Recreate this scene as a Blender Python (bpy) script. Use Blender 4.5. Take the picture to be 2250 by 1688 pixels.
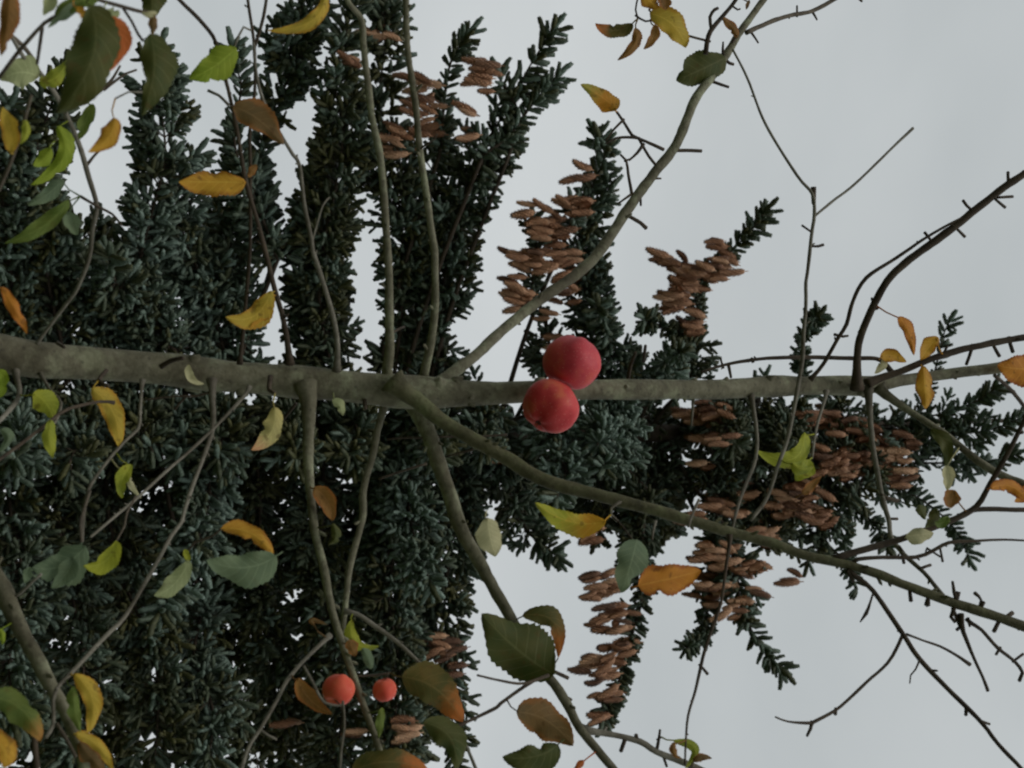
import bpy, math, random
import numpy as np
from mathutils import Vector, Matrix

for o in list(bpy.data.objects): bpy.data.objects.remove(o)
S = bpy.context.scene
C = S.collection
R = math.radians
FOC = 3000.0                      # focal length in photo pixels (photo 2250 x 1688)
PITCH = R(26)
CAM = np.array([0.0, 0.0, 1.55])

# ------------------------------------------------------------------ camera
cd = bpy.data.cameras.new('camera'); cam = bpy.data.objects.new('camera', cd); C.objects.link(cam)
fw = Vector((0, math.cos(PITCH), math.sin(PITCH)))
rt = Vector((0, -math.sin(PITCH), math.cos(PITCH)))      # picture right = up in the world (phone held on its side)
upv = Vector((-1, 0, 0))
m = Matrix((rt, upv, -fw)).transposed().to_4x4(); m.translation = Vector(CAM)
cam.matrix_world = m
cd.sensor_fit = 'HORIZONTAL'; cd.sensor_width = 36; cd.lens = 36 * FOC / 2250
cd.clip_start = 0.05; cd.clip_end = 2000
cd.dof.use_dof = True; cd.dof.focus_distance = 2.6; cd.dof.aperture_fstop = 14.0
S.camera = cam
S.render.resolution_x = 1024; S.render.resolution_y = 768
S.render.engine = 'CYCLES'
S.cycles.filter_width = 2.1
S.cycles.max_bounces = 6; S.cycles.transparent_max_bounces = 4
S.view_settings.view_transform = 'Standard'; S.view_settings.look = 'None'
S.view_settings.exposure = 0.0; S.view_settings.gamma = 1; S.view_settings.use_curve_mapping = False

# ------------------------------------------------------------------ world: overcast sky
SUN_EL, SUN_AZ = R(58), R(205)     # behind the photographer, a little to one side
w = bpy.data.worlds.new('World'); S.world = w; w.use_nodes = True
nt = w.node_tree; nt.nodes.clear()
N = nt.nodes.new; Lk = nt.links.new
out = N('ShaderNodeOutputWorld'); bg = N('ShaderNodeBackground'); bg.inputs['Strength'].default_value = 0.1
sky = N('ShaderNodeTexSky'); sky.sky_type = 'NISHITA'; sky.sun_disc = False
sky.sun_elevation = SUN_EL; sky.sun_rotation = SUN_AZ
tc = N('ShaderNodeTexCoord')
mp = N('ShaderNodeMapping'); mp.inputs['Scale'].default_value = (1.0, 1.0, 2.2); mp.inputs['Location'].default_value = (3.1, 0.4, 1.7)
no = N('ShaderNodeTexNoise'); no.inputs['Scale'].default_value = 1.7; no.inputs['Detail'].default_value = 5; no.inputs['Roughness'].default_value = 0.48
rp = N('ShaderNodeValToRGB')
rp.color_ramp.elements[0].position = 0.30; rp.color_ramp.elements[0].color = (4.55, 4.9, 4.98, 1)
rp.color_ramp.elements[1].position = 0.70; rp.color_ramp.elements[1].color = (6.2, 6.5, 6.55, 1)
mx = N('ShaderNodeMixRGB'); mx.inputs['Fac'].default_value = 0.96
Lk(tc.outputs['Generated'], mp.inputs[0]); Lk(mp.outputs[0], no.inputs['Vector']); Lk(no.outputs['Fac'], rp.inputs[0])
Lk(sky.outputs[0], mx.inputs[1]); Lk(rp.outputs[0], mx.inputs[2]); Lk(mx.outputs[0], bg.inputs[0]); Lk(bg.outputs[0], out.inputs[0])

sl = bpy.data.lights.new('sun', 'SUN'); sl.energy = 1.0; sl.angle = R(25); sl.color = (1.0, 0.965, 0.92)
so = bpy.data.objects.new('sun', sl); C.objects.link(so)
sd = Vector((math.sin(SUN_AZ) * math.cos(SUN_EL), math.cos(SUN_AZ) * math.cos(SUN_EL), math.sin(SUN_EL)))
so.rotation_euler = sd.to_track_quat('Z', 'Y').to_euler(); so.location = (0, 0, 30)

# ------------------------------------------------------------------ helpers
fwn, rtn = np.array(fw), np.array(rt)
XH = np.array([1.0, 0, 0])
def P(px, py, Y):
    """world point seen at photo pixel (px,py) on the upright plane y=Y"""
    d = fwn + rtn * (px - 1125) / FOC + XH * (py - 844) / FOC
    return CAM + d * (Y / d[1])
def PX(px, Y):
    """metres per photo pixel there"""
    return (Y / (math.cos(PITCH) - math.sin(PITCH) * (px - 1125) / FOC)) / FOC
TL = {1:(0,0),2:(550,0),3:(1100,0),4:(1650,0),5:(0,550),6:(550,550),7:(1100,550),8:(1650,550),9:(0,1088),10:(550,1088),11:(1100,1088),12:(1650,1088)}
def px(t, p):
    if t == 0: return (p[0] * 1.01764, p[1] * 1.01764)
    if t == 's': return p
    return (TL[t][0] + p[0] / 2.765, TL[t][1] + p[1] / 2.765)
K = 1 / 2.765

def tag(o, label=None, cat=None, group=None, kind=None):
    if label: o['label'] = label
    if cat: o['category'] = cat
    if group: o['group'] = group
    if kind: o['kind'] = kind
    return o
def empty(name, loc):
    o = bpy.data.objects.new(name, None); C.objects.link(o); o.location = loc; o.empty_display_size = 0.2; return o
def link(name, me, mat=None, parent=None):
    o = bpy.data.objects.new(name, me); C.objects.link(o)
    if mat is not None and not me.materials: me.materials.append(mat)
    if parent is not None:
        o.parent = parent
        o.matrix_parent_inverse = Matrix.Translation(-abs_loc(parent))
    return o
def abs_loc(p):
    v = Vector(p.location)
    # parts are at identity in world space: a parent's own placement is undone at the child
    return v if p.parent is None else Vector((0, 0, 0))
def mesh(name, V, F, smooth=True, uv=None):
    me = bpy.data.meshes.new(name)
    me.from_pydata([tuple(v) for v in V], [], F)
    if smooth:
        me.polygons.foreach_set('use_smooth', [True] * len(me.polygons))
    if uv is not None:
        l = me.uv_layers.new(name='UVMap')
        idx = np.empty(len(me.loops), dtype=np.int32); me.loops.foreach_get('vertex_index', idx)
        l.data.foreach_set('uv', np.asarray(uv, dtype=np.float32)[idx].ravel())
    me.update(); return me

def crom(P_, Rr, step):
    """Catmull-Rom resample of points and radii"""
    P_ = np.asarray(P_, float); Rr = np.asarray(Rr, float)
    n = len(P_)
    if n == 2:
        k = max(2, int(np.linalg.norm(P_[1] - P_[0]) / step) + 1)
        t = np.linspace(0, 1, k)[:, None]
        return P_[0] * (1 - t) + P_[1] * t, Rr[0] * (1 - t[:, 0]) + Rr[1] * t[:, 0]
    Q = np.vstack([2 * P_[0] - P_[1], P_, 2 * P_[-1] - P_[-2]])
    pts, rs = [], []
    for i in range(n - 1):
        a, b, c, d = Q[i:i + 4]
        k = max(1, int(round(np.linalg.norm(c - b) / step)))
        for j in range(k):
            t = j / k
            pts.append(0.5 * ((2 * b) + (-a + c) * t + (2 * a - 5 * b + 4 * c - d) * t * t + (-a + 3 * b - 3 * c + d) * t ** 3))
            rs.append(Rr[i] * (1 - t) + Rr[i + 1] * t)
    pts.append(P_[-1]); rs.append(Rr[-1])
    return np.array(pts), np.array(rs)

class TB:
    """collects tubes into one mesh"""
    def __init__(s): s.V = []; s.F = []; s.n = 0
    def tube(s, pts, rad, sides=8, rough=0.0, seed=0, cap=True):
        pts = np.asarray(pts, float); rng = np.random.RandomState(seed)
        n = len(pts)
        T = np.gradient(pts, axis=0); T /= (np.linalg.norm(T, axis=1)[:, None] + 1e-12)
        a = np.array([0, 0, 1.0]) if abs(T[0][2]) < 0.8 else np.array([1.0, 0, 0])
        u = np.cross(T[0], a); u /= np.linalg.norm(u)
        ang = np.linspace(0, 2 * math.pi, sides, endpoint=False)
        for i in range(n):
            u = u - T[i] * np.dot(u, T[i]); u /= np.linalg.norm(u) + 1e-12
            v = np.cross(T[i], u)
            rr = rad[i] * (1 + rough * rng.uniform(-1, 1, sides))
            ring = pts[i] + (np.cos(ang) * rr)[:, None] * u + (np.sin(ang) * rr)[:, None] * v
            s.V.extend(ring.tolist())
        b = s.n
        for i in range(n - 1):
            for j in range(sides):
                j2 = (j + 1) % sides
                s.F.append((b + i * sides + j, b + i * sides + j2, b + (i + 1) * sides + j2, b + (i + 1) * sides + j))
        s.n += n * sides
        if cap:
            s.V.append((pts[-1] + T[-1] * rad[-1] * 0.6).tolist()); c = s.n; s.n += 1
            e = b + (n - 1) * sides
            for j in range(sides): s.F.append((e + j, e + (j + 1) % sides, c))
            s.V.append(pts[0].tolist()); c = s.n; s.n += 1
            for j in range(sides): s.F.append((b + (j + 1) % sides, b + j, c))
    def build(s, name, mat, parent=None):
        return link(name, mesh(name, s.V, s.F), mat, parent)

# ------------------------------------------------------------------ materials
def mat_base(name):
    m = bpy.data.materials.new(name); m.use_nodes = True
    nt = m.node_tree; b = nt.nodes['Principled BSDF']; return m, nt, b
def ramp(nt, stops):
    r = nt.nodes.new('ShaderNodeValToRGB'); e = r.color_ramp.elements
    e[0].position, e[0].color = stops[0][0], (*stops[0][1], 1)
    e[1].position, e[1].color = stops[-1][0], (*stops[-1][1], 1)
    for p, c in stops[1:-1]:
        x = e.new(p); x.color = (*c, 1)
    return r
def noise(nt, scale, detail=4, rough=.55, coord='Object'):
    t = nt.nodes.new('ShaderNodeTexCoord'); n = nt.nodes.new('ShaderNodeTexNoise')
    n.inputs['Scale'].default_value = scale; n.inputs['Detail'].default_value = detail; n.inputs['Roughness'].default_value = rough
    nt.links.new(t.outputs[coord], n.inputs['Vector']); return n

def bark(name, stops, sc=60, bump=0.7, lichen=None):
    m, nt, b = mat_base(name)
    n = noise(nt, sc, 9, .72); r = ramp(nt, stops); nt.links.new(n.outputs['Fac'], r.inputs[0])
    col = r.outputs[0]
    if lichen:
        n2 = noise(nt, sc * .4, 6, .75); r2 = ramp(nt, [(.50, (0, 0, 0)), (.62, (.85, .85, .85))])
        nt.links.new(n2.outputs['Fac'], r2.inputs[0])
        mxx = nt.nodes.new('ShaderNodeMixRGB'); mxx.inputs[2].default_value = (*lichen, 1)
        nt.links.new(r2.outputs[0], mxx.inputs[0]); nt.links.new(col, mxx.inputs[1]); col = mxx.outputs[0]
        # dark pores
        vo = nt.nodes.new('ShaderNodeTexVoronoi'); vo.inputs['Scale'].default_value = sc * 1.6
        t = nt.nodes.new('ShaderNodeTexCoord'); nt.links.new(t.outputs['Object'], vo.inputs['Vector'])
        r3 = ramp(nt, [(.08, (1, 1, 1)), (.2, (0, 0, 0))]); nt.links.new(vo.outputs['Distance'], r3.inputs[0])
        m3 = nt.nodes.new('ShaderNodeMixRGB'); m3.inputs[2].default_value = (.045, .038, .028, 1)
        sf = nt.nodes.new('ShaderNodeMath'); sf.operation = 'MULTIPLY'; sf.inputs[1].default_value = .55
        nt.links.new(r3.outputs[0], sf.inputs[0]); nt.links.new(sf.outputs[0], m3.inputs[0]); nt.links.new(col, m3.inputs[1]); col = m3.outputs[0]
    n4 = noise(nt, sc * .14, 5, .7); r4 = ramp(nt, [(.38, (.55, .52, .48)), (.56, (1.1, 1.1, 1.1))]); nt.links.new(n4.outputs['Fac'], r4.inputs[0])
    m4 = nt.nodes.new('ShaderNodeMixRGB'); m4.blend_type = 'MULTIPLY'; m4.inputs[0].default_value = 1
    nt.links.new(col, m4.inputs[1]); nt.links.new(r4.outputs[0], m4.inputs[2]); col = m4.outputs[0]
    nt.links.new(col, b.inputs['Base Color']); b.inputs['Roughness'].default_value = .78
    b.inputs['Specular IOR Level'].default_value = .25
    n3 = noise(nt, sc * 3, 5, .6); bp = nt.nodes.new('ShaderNodeBump'); bp.inputs['Strength'].default_value = bump; bp.inputs['Distance'].default_value = .002
    nt.links.new(n3.outputs['Fac'], bp.inputs['Height']); nt.links.new(bp.outputs[0], b.inputs['Normal'])
    return m
M_trunk = bark('apple_bark', [(.3, (.066, .06, .036)), (.5, (.14, .13, .084)), (.72, (.215, .205, .145))], 48, .9, (.25, .26, .165))
M_limb = bark('mossy_limb_bark', [(.3, (.04, .038, .018)), (.5, (.085, .08, .04)), (.72, (.14, .135, .075))], 55, .9, (.12, .13, .06))
M_twig = bark('twig_bark', [(.3, (.05, .038, .026)), (.6, (.12, .098, .07)), (.8, (.17, .15, .11))], 90, .3)
M_twigd = bark('young_twig_bark', [(.3, (.035, .024, .016)), (.6, (.075, .055, .036)), (.8, (.12, .09, .055))], 90, .3)
M_twigg = bark('grey_twig_bark', [(.3, (.10, .09, .065)), (.6, (.19, .175, .14)), (.8, (.28, .26, .21))], 80, .3)
M_spwood = bark('spruce_bark', [(.3, (.03, .022, .015)), (.7, (.075, .055, .038))], 20, .5)

def leafmat(name, A, B, edge=None, tip=None, tipat=.55, spots=.5, transl=.38):
    m, nt, b = mat_base(name); nd = nt.nodes; lk = nt.links.new
    oi = nd.new('ShaderNodeObjectInfo')
    n = noise(nt, 28, 4, .6); 
    r = ramp(nt, [(.36, A), (.64, B)]); lk(n.outputs['Fac'], r.inputs[0]); col = r.outputs[0]
    uv = nd.new('ShaderNodeUVMap'); uv.uv_map = 'UVMap'; sp = nd.new('ShaderNodeSeparateXYZ'); lk(uv.outputs[0], sp.inputs[0])
    def mth(op, a, b_=None, c=None):
        x = nd.new('ShaderNodeMath'); x.operation = op
        for i, q in enumerate((a, b_, c)):
            if q is None: continue
            if isinstance(q, (int, float)): x.inputs[i].default_value = q
            else: lk(q, x.inputs[i])
        return x.outputs[0]
    def mixc(f, c1, c2):
        x = nd.new('ShaderNodeMixRGB'); lk(f, x.inputs[0])
        for i, c in ((1, c1), (2, c2)):
            if isinstance(c, tuple): x.inputs[i].default_value = (*c, 1)
            else: lk(c, x.inputs[i])
        return x.outputs[0]
    av = mth('ABSOLUTE', sp.outputs[1])
    n2 = noise(nt, 60, 3, .6)
    if tip:
        f = mth('ADD', sp.outputs[0], mth('MULTIPLY', mth('SUBTRACT', n2.outputs['Fac'], .5), .5))
        rr = ramp(nt, [(max(0, tipat - .15), (0, 0, 0)), (min(1, tipat + .15), (1, 1, 1))]); lk(f, rr.inputs[0]); col = mixc(rr.outputs[0], col, tip)
    if edge:
        f = mth('ADD', av, mth('MULTIPLY', mth('SUBTRACT', n2.outputs['Fac'], .5), .9))
        rr = ramp(nt, [(.62, (0, 0, 0)), (.95, (1, 1, 1))]); lk(f, rr.inputs[0]); col = mixc(rr.outputs[0], col, edge)
    # veins
    mid = ramp(nt, [(.0, (.55, .55, .55)), (.07, (0, 0, 0))]); lk(av, mid.inputs[0])
    vc = tuple(min(.8, 1.5 * max(a, bb) + .03) for a, bb in zip(A, B))
    col = mixc(mid.outputs[0], col, vc)
    fr = mth('FRACT', mth('ADD', mth('MULTIPLY', sp.outputs[0], 7.5), mth('MULTIPLY', av, -1.6)))
    sv = ramp(nt, [(.0, (.5, .5, .5)), (.12, (0, 0, 0))]); lk(fr, sv.inputs[0])
    col = mixc(sv.outputs[0], col, vc)
    # brown spots
    vo = nd.new('ShaderNodeTexNoise'); vo.inputs['Scale'].default_value = 105; vo.inputs['Detail'].default_value = 2
    t = nd.new('ShaderNodeTexCoord'); lk(t.outputs['Object'], vo.inputs['Vector'])
    rs = ramp(nt, [(.62, (0, 0, 0)), (.70, (spots, spots, spots))]); lk(vo.outputs['Fac'], rs.inputs[0])
    col = mixc(rs.outputs[0], col, (.10, .045, .012))
    lk(col, b.inputs['Base Color']); b.inputs['Roughness'].default_value = .6; b.inputs['Specular IOR Level'].default_value = .16
    bp = nd.new('ShaderNodeBump'); bp.inputs['Strength'].default_value = .35; bp.inputs['Distance'].default_value = .002
    hh = mth('ADD', mth('MULTIPLY', sv.outputs[0], -1.0), mth('MULTIPLY', n2.outputs['Fac'], .8)); lk(hh, bp.inputs['Height']); lk(bp.outputs[0], b.inputs['Normal'])
    tr = nd.new('ShaderNodeBsdfTranslucent'); lk(col, tr.inputs[0])
    ms = nd.new('ShaderNodeMixShader'); ms.inputs[0].default_value = transl
    lk(b.outputs[0], ms.inputs[1]); lk(tr.outputs[0], ms.inputs[2]); lk(ms.outputs[0], nd['Material Output'].inputs[0])
    return m
YL, OR, GR, DK, PA, BR = (.56, .37, .045), (.62, .25, .03), (.17, .24, .03), (.038, .05, .015), (.36, .40, .19), (.24, .12, .035)
LM = {
 'y': leafmat('leaf_yellow', YL, (.44, .33, .05), edge=(.46, .24, .03)),
 'yg': leafmat('leaf_yellow_green', (.36, .37, .04), (.24, .28, .035)),
 'yo': leafmat('leaf_amber', (.62, .34, .04), (.5, .25, .03), edge=(.36, .15, .02)),
 'o': leafmat('leaf_orange', OR, (.5, .19, .03), edge=(.34, .10, .02)),
 'ro': leafmat('leaf_red_orange', (.58, .15, .04), (.36, .10, .02)),
 'og': leafmat('leaf_orange_green', OR, (.42, .24, .035), tip=(.33, .30, .05), tipat=.7),
 'ogr': leafmat('leaf_orange_base', (.62, .30, .03), (.6, .36, .04), tip=(.38, .38, .04), tipat=.42),
 'g': leafmat('leaf_green', (.21, .29, .025), (.28, .34, .035), spots=.15),
 'g2': leafmat('leaf_mid_green', (.10, .15, .03), (.16, .20, .04), spots=.2),
 'go': leafmat('leaf_green_orange_tip', (.09, .13, .03), (.14, .17, .035), tip=(.45, .20, .05), tipat=.85, spots=.3),
 'gt': leafmat('leaf_grey_green', (.13, .18, .105), (.17, .22, .12), spots=.1),
 'd': leafmat('leaf_dark_olive', (.078, .078, .018), (.05, .066, .016), spots=.3, transl=.25),
 'do': leafmat('leaf_olive_orange_edge', (.075, .072, .02), (.11, .075, .02), edge=(.36, .11, .02), transl=.3),
 'dt': leafmat('leaf_olive_orange_tip', (.08, .08, .022), (.14, .095, .02), tip=(.42, .13, .025), tipat=.72, transl=.3),
 'p': leafmat('leaf_pale_underside', PA, (.44, .46, .24), spots=.3),
 'py': leafmat('leaf_pale_yellow', (.58, .48, .17), (.5, .44, .18), tip=(.55, .28, .14), tipat=.8),
 'cr': leafmat('leaf_cream', (.52, .48, .27), (.44, .42, .24), spots=.2),
 'b': leafmat('leaf_brown', (.18, .105, .035), (.12, .08, .03), edge=(.26, .11, .03)),
 'bo': leafmat('leaf_orange_brown', (.28, .14, .035), (.17, .09, .025), edge=(.32, .12, .03)),
}

def appleskin(name, A, B, D):
    m, nt, b = mat_base(name); nd = nt.nodes; lk = nt.links.new
    n = noise(nt, 30, 5, .6, 'Object')
    r = ramp(nt, [(.32, A), (.5, B), (.66, D)]); lk(n.outputs['Fac'], r.inputs[0])
    vo = nd.new('ShaderNodeTexVoronoi'); vo.inputs['Scale'].default_value = 260
    t = nd.new('ShaderNodeTexCoord'); lk(t.outputs['Object'], vo.inputs['Vector'])
    rs = ramp(nt, [(.10, (.6, .6, .6)), (.22, (0, 0, 0))]); lk(vo.outputs['Distance'], rs.inputs[0])
    mx = nd.new('ShaderNodeMixRGB'); lk(rs.outputs[0], mx.inputs[0]); lk(r.outputs[0], mx.inputs[1]); mx.inputs[2].default_value = (.62, .25, .2, 1)
    # waxy bloom towards grazing angles is the coat
    lk(mx.outputs[0], b.inputs['Base Color']); b.inputs['Roughness'].default_value = .58; b.inputs['Specular IOR Level'].default_value = .3
    b.inputs['Sheen Weight'].default_value = .06; b.inputs['Sheen Roughness'].default_value = .5
    b.inputs['Sheen Tint'].default_value = (1, .6, .65, 1)
    b.inputs['Subsurface Weight'].default_value = .15; b.inputs['Subsurface Radius'].default_value = (.01, .003, .002); b.inputs['Subsurface Scale'].default_value = .5
    n2 = noise(nt, 90, 3, .5); bp = nd.new('ShaderNodeBump'); bp.inputs['Strength'].default_value = .12; bp.inputs['Distance'].default_value = .002
    lk(n2.outputs['Fac'], bp.inputs['Height']); lk(bp.outputs[0], b.inputs['Normal'])
    return m
M_apple = appleskin('apple_skin_red', (.40, .022, .035), (.52, .045, .058), (.58, .085, .06))
M_appleo = appleskin('apple_skin_orange_red', (.42, .020, .024), (.53, .042, .042), (.60, .12, .055))
M_appler = appleskin('apple_skin_scarlet', (.58, .05, .03), (.66, .085, .045), (.68, .14, .06))

def needlemat():
    m, nt, b = mat_base('spruce_needles'); nd = nt.nodes; lk = nt.links.new
    at = nd.new('ShaderNodeAttribute'); at.attribute_name = 'tone'
    r = ramp(nt, [(0, (.068, .068, .024)), (.25, (.054, .064, .034)), (.55, (.082, .112, .082)), (1, (.16, .215, .185))]); lk(at.outputs['Fac'], r.inputs[0])
    n = noise(nt, 75, 3, .7); rr = ramp(nt, [(.32, (.45, .45, .42)), (.68, (1.45, 1.45, 1.4))]); lk(n.outputs['Fac'], rr.inputs[0])
    mx = nd.new('ShaderNodeMixRGB'); mx.blend_type = 'MULTIPLY'; mx.inputs[0].default_value = 1
    lk(r.outputs[0], mx.inputs[1]); lk(rr.outputs[0], mx.inputs[2]); lk(mx.outputs[0], b.inputs['Base Color'])
    b.inputs['Roughness'].default_value = .6; b.inputs['Specular IOR Level'].default_value = .3
    return m
M_needle = needlemat()
def conemat():
    m, nt, b = mat_base('cone_scales'); nd = nt.nodes; lk = nt.links.new
    oi = nd.new('ShaderNodeObjectInfo'); r = ramp(nt, [(0, (.13, .06, .03)), (.35, (.33, .155, .075)), (.7, (.45, .24, .13)), (1, (.62, .38, .23))]); lk(oi.outputs['Random'], r.inputs[0])
    n = noise(nt, 70, 4, .6); rr = ramp(nt, [(.3, (.6, .6, .6)), (.7, (1.25, 1.2, 1.15))]); lk(n.outputs['Fac'], rr.inputs[0])
    mx = nd.new('ShaderNodeMixRGB'); mx.blend_type = 'MULTIPLY'; mx.inputs[0].default_value = 1
    lk(r.outputs[0], mx.inputs[1]); lk(rr.outputs[0], mx.inputs[2]); lk(mx.outputs[0], b.inputs['Base Color']); b.inputs['Roughness'].default_value = .65
    return m
M_cone = conemat()

# ------------------------------------------------------------------ ground
def ground():
    m, nt, b = mat_base('meadow_grass'); n = noise(nt, 3, 8, .7)
    r = ramp(nt, [(.3, (.03, .045, .012)), (.6, (.06, .085, .02)), (.8, (.10, .09, .035))]); nt.links.new(n.outputs['Fac'], r.inputs[0])
    nt.links.new(r.outputs[0], b.inputs['Base Color']); b.inputs['Roughness'].default_value = .9
    rng = random.Random(4); V = []; F = []; n_ = 60
    for i in range(n_ + 1):
        for j in range(n_ + 1):
            x = ((i / n_) * 2 - 1); y = ((j / n_) * 2 - 1)
            X = math.copysign(abs(x) ** 3, x) * 900; Y = math.copysign(abs(y) ** 3, y) * 900
            V.append((X, Y, .12 * math.sin(X * .11) * math.sin(Y * .13) if abs(X) + abs(Y) > 25 else 0))
    for i in range(n_):
        for j in range(n_):
            a = i * (n_ + 1) + j; F.append((a, a + n_ + 1, a + n_ + 2, a + 1))
    tag(link('ground', mesh('ground', V, F), m), kind='structure')
ground()

# ================================================================== SPRUCE
rng = np.random.RandomState(7)
SPY = 9.5
sp_base = P(1125, 950, SPY).copy(); sp_x = sp_base[0]
spruce = empty('spruce_tree', (sp_x, SPY, 0))
tag(spruce, 'tall blue green spruce hung with brown cones behind the apple branches', 'tree')
tb = TB()
topz = P(2290, 950, SPY)[2]
zz = np.linspace(-.2, topz, 26)
tb.tube([(sp_x + .03 * math.sin(z), SPY + .03 * math.cos(z * 1.3), z) for z in zz], [.17 * (1 - z / topz) + .012 for z in zz], 12, .07, 3)
tb.build('trunk', M_spwood, spruce)

def shoot_proto(seed, n, L=.135, nl=.027, wd=.0062, core=.0168, k=6, ns=6):
    r = np.random.RandomState(seed)
    t = np.sort(r.uniform(.02, 1, n)); az = np.arange(n) * 2.39996 + r.uniform(-.3, .3, n)
    ang = R(68) * (1 - .45 * t ** 5) + r.uniform(-.15, .15, n)
    bend = .006 * np.sin(t * 3)
    base = np.stack([bend, np.zeros(n), t * L], 1)
    rad = np.stack([np.cos(az), np.sin(az), np.zeros(n)], 1)
    d = rad * np.sin(ang)[:, None] + np.array([0, 0, 1.0]) * np.cos(ang)[:, None]
    ln = nl * r.uniform(.8, 1.15, n) * (1 - .25 * t)
    tan = np.stack([-np.sin(az), np.cos(az), np.zeros(n)], 1)
    nn = np.cross(d, tan); tw = r.uniform(0, math.pi, n)[:, None]
    sd_ = tan * np.cos(tw) + nn * np.sin(tw)
    tipp = base + d * ln[:, None]; midp = base + d * (ln * .45)[:, None]
    V = np.stack([base + sd_ * wd / 2, tipp, base - sd_ * wd / 2], 1).reshape(-1, 3)
    F = np.arange(n * 3).reshape(n, 3)
    # body of packed needles, rough and tapering to both ends
    st = []
    for i in range(k):
        x_ = i / (k - 1); z = L * (.04 + x_ * .98); q = core * (.55 if i == 0 else .72 if i == k - 1 else 1.05 - .08 * x_)
        for a in range(ns):
            qq = q * r.uniform(.8, 1.2); aa = a * 6.283 / ns + i * .6
            st.append((.006 * math.sin(z / L * 3) + qq * math.cos(aa), qq * math.sin(aa), z + r.uniform(-.006, .006)))
    b0 = len(V); V = np.vstack([V, np.array(st)])
    fs = []
    for i in range(k - 1):
        for a in range(ns):
            p0, p1, p2, p3 = b0 + i * ns + a, b0 + i * ns + (a + 1) % ns, b0 + i * ns + ns + (a + 1) % ns, b0 + i * ns + ns + a
            fs += [(p0, p1, p2), (p0, p2, p3)]
    for a in range(1, ns - 1): fs.append((b0 + (k - 1) * ns, b0 + (k - 1) * ns + a, b0 + (k - 1) * ns + a + 1))
    return V, np.vstack([F, np.array(fs)])
PROT_HI = [shoot_proto(i, 44) for i in range(5)]
PROT = [shoot_proto(i, 17, core=.0195, wd=.008, k=4, ns=5) for i in range(6)]
PROT_LO = [shoot_proto(20 + i, 9, wd=.014, core=.030, k=3, ns=4) for i in range(3)]

def frames(dirs, seed):
    d = dirs / (np.linalg.norm(dirs, axis=1)[:, None] + 1e-9)
    r = np.random.RandomState(seed); a = r.normal(size=d.shape)
    u = np.cross(d, a); u /= np.linalg.norm(u, axis=1)[:, None]
    v = np.cross(d, u)
    return np.stack([u, v, d], 2)        # columns
def quad_mesh(name, V, F, tone=None):
    me = bpy.data.meshes.new(name); nv, nf = len(V), len(F)
    me.vertices.add(nv); me.vertices.foreach_set('co', V.astype(np.float32).ravel())
    me.loops.add(nf * 3); me.loops.foreach_set('vertex_index', F.astype(np.int32).ravel())
    me.polygons.add(nf); me.polygons.foreach_set('loop_start', np.arange(0, nf * 3, 3, dtype=np.int32))
    if tone is not None:
        at = me.attributes.new('tone', 'FLOAT', 'POINT'); at.data.foreach_set('value', tone.astype(np.float32))
    me.update(calc_edges=True); return me
PM = []
for i, (V, F) in enumerate(PROT_HI):
    for tn in (.15, .45, .8):
        me = quad_mesh('shoot', V, F, np.full(len(V), tn)); me.materials.append(M_needle); PM.append(me)

def foliage_mesh(pos, dirs, sc, tone, protos, seed):
    Vs, Fs, Ts = [], [], []; off = 0
    M = frames(dirs, seed); which = np.random.RandomState(seed).randint(0, len(protos), len(pos))
    for k, (V, F) in enumerate(protos):
        ix = np.where(which == k)[0]
        if not len(ix): continue
        W = np.einsum('nij,vj->nvi', M[ix], V) * sc[ix][:, None, None] + pos[ix][:, None, :]
        Vs.append(W.reshape(-1, 3)); Ts.append(np.repeat(tone[ix], len(V)))
        Fs.append((F[None] + (np.arange(len(ix)) * len(V))[:, None, None]).reshape(-1, 3) + off); off += len(ix) * len(V)
    return quad_mesh('foliage', np.vstack(Vs), np.vstack(Fs), np.concatenate(Ts))

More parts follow.
